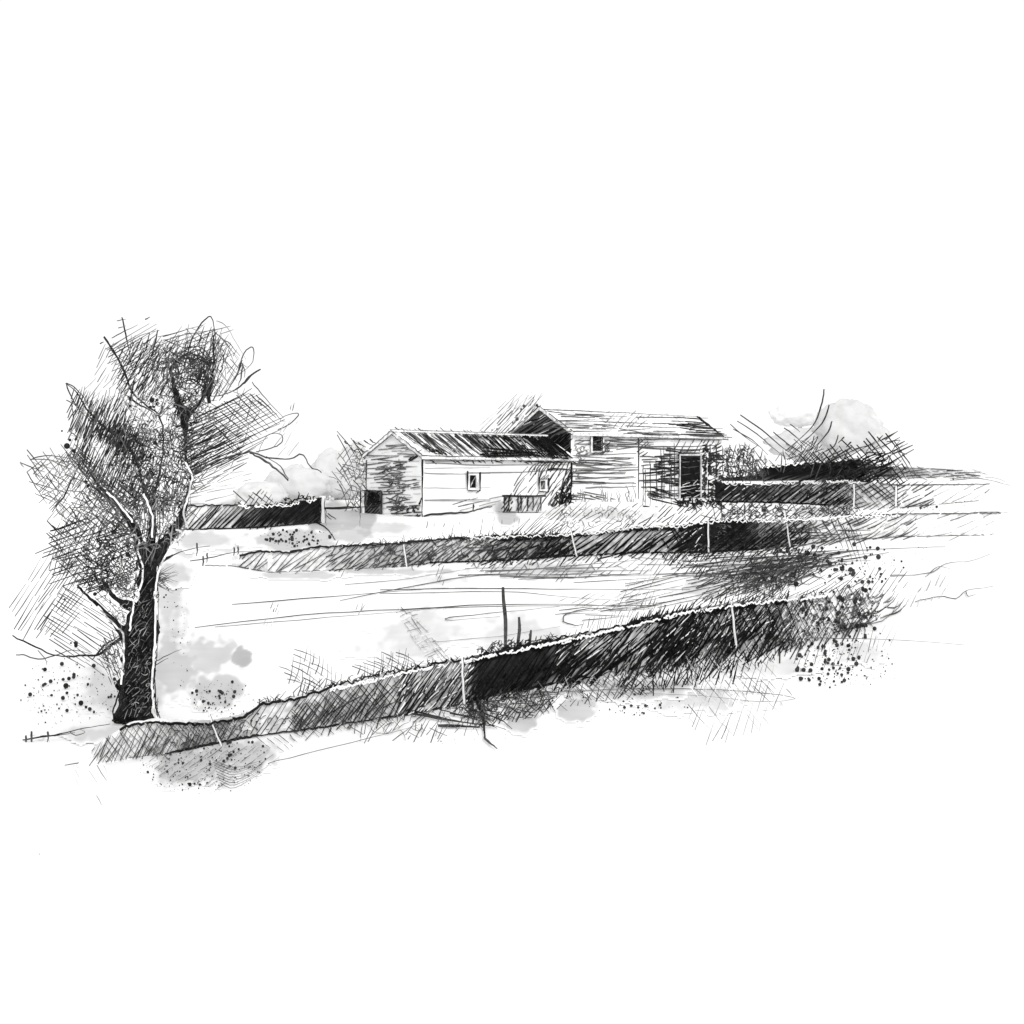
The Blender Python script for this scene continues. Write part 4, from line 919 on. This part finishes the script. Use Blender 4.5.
distant(Vector((D(800, 478, 140).x, 140, -.2)), [(795, 415, 24, 12, 140)], .80, 'faintest whitish far tree crown left of the pale grey rounded one', 800)
distant(Vector((D(330, 478, 91).x, 91, -1.6)), [(298, 486, 32, 20, 86), (335, 476, 26, 26, 92), (355, 470, 18, 26, 93), (262, 494, 24, 13, 84)], .64, 'low pale grey far tree mass behind the short black wall and shed', 320)
distant(Vector((D(215, 478, 86).x, 86, tz(86))), [(212, 497, 30, 12, 86)], .74, 'low faint grey far tree mass just right of the gnarled tree', 215)

# ------------------------------------------------------------------ grass (nobody could count it)
def grass(label, fn): 
    mb = MB(); fn(mb); return tag(mb.build('grass', 'grass'), label, 'grass', kind='stuff')
st = mStand()
def ga(mb):
    q = [(345, 728), (400, 718), (470, 706), (560, 685), (640, 672), (700, 664), (700, 680), (640, 692), (560, 706), (500, 722), (440, 734), (370, 735)]
    H(mb, st, q, 62, 4.6, 1, .12, L=20, aj=14, p=.8, jit=5); H(mb, st, q, -42, 6.5, .9, .2, L=18, aj=20, p=.55, jit=5); scrib(mb, mG(.045), q, 60, 16, .8, .2, .5)
    q = [(455, 708), (520, 694), (560, 690), (545, 712), (480, 724)]; H(mb, st, q, 56, 3.2, 1.2, .04, L=20, aj=14, jit=5); H(mb, st, q, -45, 4.6, 1.1, .06, L=16, aj=22, p=.7); H(mb, mG(.045), q, 8, 4.5, 1.1, .06, L=22, aj=14); scrib(mb, mG(.045), q, 70, 13, 1, .1)
    q = [(620, 672), (700, 660), (760, 648), (800, 642), (770, 660), (720, 676), (660, 688), (620, 690)]; H(mb, st, q, 62, 3.0, 1.4, .02, L=22, aj=12, jit=6); H(mb, st, q, -66, 4.2, 1.2, .03, L=18, aj=18, p=.8)
    H(mb, st, [(560, 684), (660, 670), (650, 694), (580, 700)], -40, 4, .9, .12, L=16)
    for L, w_ in (([(412, 716), (450, 723), (494, 729)], 2.2), ([(410, 713), (440, 720), (470, 726)], 1.8), ([(438, 728), (460, 729), (480, 730)], 3.2), ([(470, 712), (500, 722), (512, 732)], 1.6), ([(440, 712), (475, 722), (505, 732)], 1.2), ([(450, 716), (490, 722)], 1.8), ([(480, 706), (520, 699), (560, 692)], 1.2)): line(mb, mG(.05), L, w_, .07)
grass('fringe of dark rough grass along the foot of the near wall', ga)
def gb(mb):
    for q, t in (([(686, 694), (755, 686), (790, 690), (762, 725), (712, 742), (690, 720)], .45), ([(690, 665), (780, 660), (770, 690), (700, 695)], .3)):
        H(mb, st, q, 72, 6, .8, t, L=26); H(mb, st, q, -48, 6, .8, t, L=20)
    H(mb, st, [(75, 768), (110, 772), (100, 800), (78, 790)], -60, 5, .8, .55, L=20)
    H(mb, st, [(790, 655), (880, 640), (870, 655), (800, 668)], 70, 6, .8, .3, L=20)
    H(mb, st, [(860, 640), (905, 620), (900, 640), (850, 655)], 70, 5, .8, .35, L=20); H(mb, mG(.045), [(905, 600), (940, 580), (950, 590), (915, 612)], 60, 7, .8, .5, L=24)
    for k in range(9): line(mb, mG(.045), [(212+k, 762+k*3), (235, 770+k*2.6), (262, 763+k*1.5)], .8, .3)
    H(mb, mG(.045), [(150, 762), (200, 752), (270, 750), (280, 765), (220, 790), (165, 780)], 38, 5, .8, .3, L=14)
    H(mb, mG(.045), [(255, 742), (300, 738), (280, 756)], -40, 5, .8, .3, L=14)
grass('faint thin grass on the open ground below the near wall', gb)
def gc(mb):
    for q in ([(288, 670), (302, 650), (320, 664), (342, 684), (338, 690), (300, 694)], [(356, 672), (380, 660), (408, 655), (412, 668), (370, 680)]):
        H(mb, st, q, 78, 4.4, .9, .1, L=30, curve=.06); H(mb, st, q, -28, 4.4, .9, .12, L=30, curve=-.05)
    H(mb, st, [(270, 700), (300, 680), (340, 682), (360, 678), (340, 688), (300, 698)], 50, 5, .9, .12, L=14)
    for k in range(70):
        x = U(250, 560); y = W1.top(x)+1; l = U(3, 9); line(mb, W1.above(.1), [(x, y), (x+U(-2, 3), y-l*.5), (x+U(-3, 5), y-l)], U(.8, 1.3), .08)
    H(mb, W1.above(.2), [(470, 652), (500, 640), (525, 640), (560, 636), (560, 640), (500, 654)], 45, 2.6, 1.2, .05, L=9, aj=30); scrib(mb, W1.above(.2), [(475, 652), (505, 642), (530, 640), (555, 636), (550, 642), (500, 654)], 55, 8, 1.1, .05)
    scrib(mb, W1.above(.2), [(255, 708), (290, 696), (330, 684), (400, 668), (440, 660), (440, 664), (330, 690), (290, 700)], 80, 8, 1.1, .06)
    for k in range(30):
        x = U(625, 690); y = W1.top(x)+1; l = U(5, 14); line(mb, W1.above(.1), [(x, y), (x+l*.3, y-l*.5), (x+l*.55, y-l)], U(1, 1.7), .04)
    H(mb, W1.above(.6, .5), [(560, 640), (590, 622), (655, 600), (665, 612), (620, 628)], 70, 3.6, .8, .2, L=16)
    q = [(675, 614), (700, 596), (740, 580), (800, 566), (862, 580), (850, 592), (760, 602)]
    H(mb, W1.above(.8, .8), q, 32, 3.2, 1.1, .09, L=34, aj=6); H(mb, W1.above(.5, .4), [(700, 600), (745, 588), (790, 580), (790, 598), (740, 603)], 60, 3.2, 1.1, .06, L=15, aj=12)
    H(mb, mG(.045), [(700, 575), (790, 558), (840, 560), (790, 585), (720, 598)], 24, 3, 1, .08, L=44, aj=6)
    scrib(mb, mG(.045), [(725, 592), (750, 566), (800, 558), (815, 575), (780, 592)], 110, 16, 1.1, .06, .6); H(mb, mG(.045), [(720, 572), (780, 560), (850, 556), (830, 572), (770, 588), (730, 588)], 14, 3.2, 1, .09, L=40, aj=6)
    H(mb, W1.above(.1), [(840, 592), (870, 570), (905, 572), (905, 588), (860, 594)], 55, 6, 1, .15, L=16)
grass('rough tufts of grass growing along the top of the near wall', gc)
def gd(mb):
    H(mb, mG(.045), [(470, 563), (560, 558), (640, 555), (690, 556), (680, 572), (560, 578), (500, 576)], 40, 5, .8, .2, L=16, aj=10); H(mb, mG(.045), [(490, 563), (640, 555), (640, 570), (540, 576)], -40, 8, .8, .3, L=14, aj=20, p=.5)
    q = [(660, 554), (780, 551), (830, 548), (820, 570), (760, 580), (700, 576)]
    H(mb, st, q, 52, 3.4, 1.2, .05, L=18, aj=8); H(mb, mG(.045), q, -40, 6, .9, .14, L=14, aj=18, p=.6); H(mb, mG(.045), [(700, 560), (800, 553), (880, 556), (830, 568), (740, 580)], 6, 2.6, 1, .1, L=60, aj=4)
    H(mb, mG(.045), [(398, 612), (412, 612), (432, 640), (455, 662), (432, 662), (412, 640)], -50, 4, .8, .35, L=18); H(mb, mG(.045), [(398, 612), (412, 612), (432, 640), (455, 662), (432, 662)], 20, 4, .8, .4, L=10)
    for x, y in ((345, 567), (440, 567), (360, 603), (275, 604), (268, 620), (440, 575)): H(mb, st, [(x-4, y), (x+4, y), (x+4, y+8), (x-4, y+8)], 70, 3, .9, .35, L=8)
    H(mb, mG(.045), [(560, 600), (620, 590), (660, 600), (600, 612)], 30, 6, .8, .3, L=16)
    H(mb, st, [(610, 582), (660, 580), (655, 604), (620, 604)], 65, 6, .7, .4, L=18)
    H(mb, st, [(845, 525), (865, 540), (870, 562), (855, 560), (838, 540)], -70, 5, .9, .12, L=34, aj=2)
grass('light dry grass in the field between the middle and near walls', gd)
def ge(mb):
    q = [(520, 532), (560, 505), (600, 506), (640, 506), (640, 525), (580, 532)]; H(mb, st, q, 40, 4.6, .9, .12, L=24, aj=6)
    H(mb, st, [(500, 535), (545, 512), (565, 505), (560, 530)], 42, 4, .9, .12, L=26)
    q = [(640, 524), (660, 508), (720, 504), (850, 508), (855, 516), (720, 520)]; H(mb, st, q, 42, 3.2, 1.1, .06, L=18, aj=6); H(mb, st, [(690, 505), (860, 508), (855, 516), (700, 520)], -42, 8, 1, .1, L=16, aj=14); scrib(mb, mG(.04), [(676, 501), (722, 501), (722, 504), (676, 504)], 60, 10, 1.3, .03); scrib(mb, mG(.04), [(720, 504), (860, 508), (860, 515), (720, 518)], 130, 9, 1, .08)
    H(mb, st, [(420, 524), (520, 518), (520, 530), (420, 534)], 80, 9, .8, .4, L=8); scrib(mb, st, [(560, 508), (640, 508), (640, 522), (560, 528)], 60, 12, .8, .25)
    for k in range(60):
        x = U(370, 560); y = W2.top(x)+1; l = U(2, 7); line(mb, W2.above(.1), [(x, y), (x+U(-1, 2), y-l*.5), (x+U(-2, 3), y-l)], U(.8, 1.2), .1)
    for k in range(26):
        x = U(575, 660); y = U(495, 508); line(mb, mD(89), [(x, y), (x+U(-2, 2), y-6), (x+U(-4, 4), y-U(8, 15))], .8, .25)
    H(mb, W3.above(.1), [(228, 506), (262, 490), (268, 496), (275, 506)], 55, 5, 1.1, .07, L=14); H(mb, W3.above(.1), [(235, 494), (270, 494), (280, 506), (240, 506)], -40, 5.5, 1.1, .09, L=14)
    scrib(mb, W3.above(.1), [(275, 504), (290, 498), (318, 498), (318, 502)], 25, 6, 1.5, .02)
    line(mb, mG(.045), [(312, 522), (322, 526), (330, 533), (335, 541)], 1.6, .04)
    for x in (326, 331): line(mb, mG(.045), [(x-3, 514), (x+5, 520)], 1.1, .1)
grass('tufts of grass around the farm buildings and along the middle wall', ge)

# ------------------------------------------------------------------ furrows and scattered pebbles
fu = MB()
for L, w_, t in [
    ([(195, 629), (300, 617), (400, 611), (500, 608), (600, 607), (655, 607)], 1.1, .18), ([(215, 629), (330, 619), (420, 612)], .9, .3), ([(232, 606), (330, 598), (420, 591)], 1.1, .15),
    ([(340, 602), (420, 586), (480, 577), (560, 576), (700, 575)], 1.0, .2), ([(345, 586), (400, 581), (480, 568)], .9, .35), ([(380, 591), (500, 590), (600, 591), (690, 591)], 1.1, .15), ([(380, 595), (500, 593), (560, 598), (620, 602)], .9, .25),
    ([(400, 612), (470, 607), (560, 606), (650, 608)], 1.1, .12), ([(500, 577), (560, 579), (640, 575)], 2, .25), ([(445, 620), (460, 618), (520, 612), (560, 608)], .9, .2), ([(445, 620), (452, 622), (500, 618)], .9, .3),
    ([(563, 623), (566, 616), (590, 610), (620, 611), (655, 606)], 1.1, .15), ([(563, 623), (575, 627), (584, 626)], 1.1, .15), ([(430, 644), (500, 638), (560, 628)], .8, .4), ([(480, 572), (540, 570), (600, 568)], .9, .25),
    ([(605, 572), (560, 576), (500, 580)], .9, .3), ([(625, 585), (660, 580), (700, 577)], .9, .3), ([(700, 577), (740, 572), (800, 562), (830, 558)], 1.1, .12), ([(740, 583), (800, 570), (835, 564)], 1.8, .15),
    ([(790, 562), (830, 554), (880, 550), (945, 548)], 1.2, .2), ([(720, 561), (800, 556), (850, 553)], 1.0, .2), ([(480, 698), (560, 694), (640, 691), (720, 692), (770, 696), (795, 701), (760, 704), (700, 698), (600, 694)], .9, .25),
    ([(740, 640), (800, 640), (880, 641), (965, 647)], .9, .2), ([(268, 766), (320, 753), (380, 738), (420, 727)], .9, .25), ([(65, 768), (110, 762), (160, 757)], 1.1, .25), ([(915, 603), (940, 598), (955, 600), (966, 592), (978, 590), (993, 588)], 1.0, .2), ([(966, 592), (968, 598), (976, 595)], .9, .25),
    ([(900, 577), (930, 574), (945, 565), (970, 562), (990, 555)], .9, .25), ([(925, 578), (938, 568), (950, 570)], .8, .3), ([(890, 577), (905, 576)], 2, .3),
    ([(950, 481), (980, 479), (1010, 486)], .9, .35), ([(960, 470), (985, 475), (1005, 482)], .8, .4), ([(940, 518), (980, 513), (1008, 513)], .9, .25), ([(930, 536), (960, 535), (985, 535)], .9, .35)]:
    line(fu, mG(.045), L, w_, t, .35)
for q, a_, sp_, t_, L_ in (([(480, 566), (690, 560), (760, 556), (740, 580), (640, 584), (500, 580)], 2, 4.5, .2, 90), ([(640, 580), (700, 572), (820, 556), (780, 578), (690, 604), (630, 606)], 12, 4, .14, 60), ([(560, 612), (640, 600), (660, 606), (600, 622)], 4, 3, .2, 40), ([(690, 552), (800, 550), (850, 552), (790, 575), (700, 580)], 6, 3, .06, 50)): H(fu, mG(.045), q, a_, sp_, 1, t_, L=L_, aj=3)
tag(fu.build('field_track', 'grass'), kind='structure')
pb = MB()
def peb(cx, cy, rx, ry, n, rmax):
    for _ in range(n):
        a, q = U(0, 6.28), math.sqrt(U(0, 1)); x, y = cx+rx*q*math.cos(a), cy+ry*q*math.sin(a)
        r_ = rmax*(U(.18, 1)**2.2 if R.random() < .95 else 1)
        v = G(x, y, 0); r_ = max(.35, r_)*v.y/F; pb.ball(v+Vector((0, 0, r_+.01)), r_, .04, 8)
for a in ((70, 688, 48, 32, 55, 2.2), (190, 768, 50, 22, 80, 1.6), (240, 757, 30, 16, 50, 1.8), (215, 697, 26, 18, 40, 1.9), (640, 706, 28, 10, 26, 1.7), (830, 663, 34, 26, 60, 2.0), (800, 553, 26, 9, 24, 2.4), (850, 577, 40, 12, 34, 2.0), (740, 590, 12, 8, 8, 1.5), (925, 500, 34, 10, 26, 1.3), (290, 540, 32, 8, 50, 1.5), (630, 690, 40, 10, 30, .9), (945, 478, 30, 3, 10, 1.0), (280, 572, 14, 3, 8, 1.4), (40, 855, 2, 1, 3, .7), (900, 680, 10, 8, 3, .6), (920, 545, 30, 5, 8, .8), (180, 640, 10, 50, 30, .8), (855, 560, 30, 14, 30, 2.6), (760, 600, 60, 10, 20, 1.5), (850, 640, 44, 16, 50, 2.2), (825, 668, 34, 20, 70, 2.4), (790, 548, 20, 8, 20, 2.6), (925, 497, 40, 12, 60, 2.0), (850, 578, 30, 8, 30, 2.6), (300, 538, 40, 8, 60, 1.8), (905, 560, 30, 12, 10, 1.2), (60, 700, 40, 30, 60, .9), (200, 775, 60, 20, 110, .9), (570, 700, 80, 8, 30, 1.0), (230, 705, 40, 16, 40, 1.0), (480, 740, 60, 8, 8, .7), (75, 690, 55, 34, 90, .8), (200, 770, 64, 24, 160, .8), (220, 700, 34, 20, 60, .8), (845, 665, 50, 24, 160, .9), (850, 565, 50, 20, 90, 1.0), (640, 705, 50, 14, 60, .9), (920, 500, 50, 14, 90, .8), (700, 600, 50, 10, 14, 1.1)): peb(*a)
for x, y, r_ in ((66, 689, 2.8), (69, 681, 2), (74, 677, 1.9), (67, 695, 1.6), (81, 706, 2.6), (86, 709, 1.5), (45, 672, 2.1), (88, 686, 1.4), (76, 648, 2), (190, 787, 2), (844, 669, 0.1), (822, 671, 1.8), (848, 648, 1.9), (819, 681, 2), (812, 646, 1.9), (796, 587, 2.8), (807, 556, 2.8), (841, 581, 2.3), (843, 569, 1.7), (788, 552, 1.9)):
    v = G(x, y, 0); r_ *= v.y/F; pb.ball(v+Vector((0, 0, r_+.01)), r_, .02, 10)
tag(pb.build('pebbles', 'pebble'), 'dark round pebbles scattered over the white ground', 'pebbles', kind='stuff')
# fallen twig below the near wall
tw = MB(); line(tw, mG(.06), [(470, 695), (473, 708), (474, 720)], 3, .08); line(tw, mG(.06), [(476, 700), (481, 712), (484, 726), (485, 741)], 4.2, .05); line(tw, mG(.06), [(484, 741), (490, 746), (497, 752)], 2.6, .12)
tag(tw.build('fallen_twig', 'bark', origin=G(484, 741, 0)), 'crooked dark fallen twig on the ground below the tall stake of the near wall', 'twig')

# ------------------------------------------------------------------ sky, sun, camera
el, az = math.radians(30), math.radians(20)
W = bpy.data.worlds.new('World'); bpy.context.scene.world = W; W.use_nodes = True
nt = W.node_tree; nt.nodes.clear()
out = nt.nodes.new('ShaderNodeOutputWorld'); bg = nt.nodes.new('ShaderNodeBackground')
sky = nt.nodes.new('ShaderNodeTexSky'); sky.sky_type = 'NISHITA'; sky.sun_disc = False; sky.sun_elevation = el; sky.sun_rotation = math.radians(180+20)
mx = nt.nodes.new('ShaderNodeMixRGB'); mx.inputs[0].default_value = .992; mx.inputs[2].default_value = (1.0, 1.0, 1.0, 1)   # a closed white cloud cover over the sky
hs_ = nt.nodes.new('ShaderNodeHueSaturation'); hs_.inputs['Saturation'].default_value = .1
nt.links.new(sky.outputs[0], hs_.inputs['Color']); nt.links.new(hs_.outputs[0], mx.inputs[1]); nt.links.new(mx.outputs[0], bg.inputs[0]); bg.inputs[1].default_value = 1.02
nt.links.new(bg.outputs[0], out.inputs[0])
sd = bpy.data.lights.new('sun', 'SUN'); sd.energy = 1.5; sd.angle = math.radians(20); sd.color = (1, .995, .985)
so = bpy.data.objects.new('sun', sd); C.objects.link(so)
dirv = Vector((math.cos(el)*math.sin(az), -math.cos(el)*math.cos(az), math.sin(el)))     # towards the sun: behind the camera, right
so.rotation_euler = dirv.to_track_quat('Z', 'Y').to_euler()
cd = bpy.data.cameras.new('camera'); cd.lens = 50; cd.sensor_width = 36; cd.clip_end = 5000; cd.clip_start = .1
cd.shift_y = -(512-HY)/1024.0
co = bpy.data.objects.new('camera', cd); C.objects.link(co); co.rotation_euler = (math.radians(90), 0, 0)
sc_ = bpy.context.scene; sc_.camera = co
sc_.view_settings.view_transform = 'Standard'; sc_.view_settings.look = 'None'; sc_.view_settings.exposure = 0
sc_.render.resolution_x = sc_.render.resolution_y = 1024
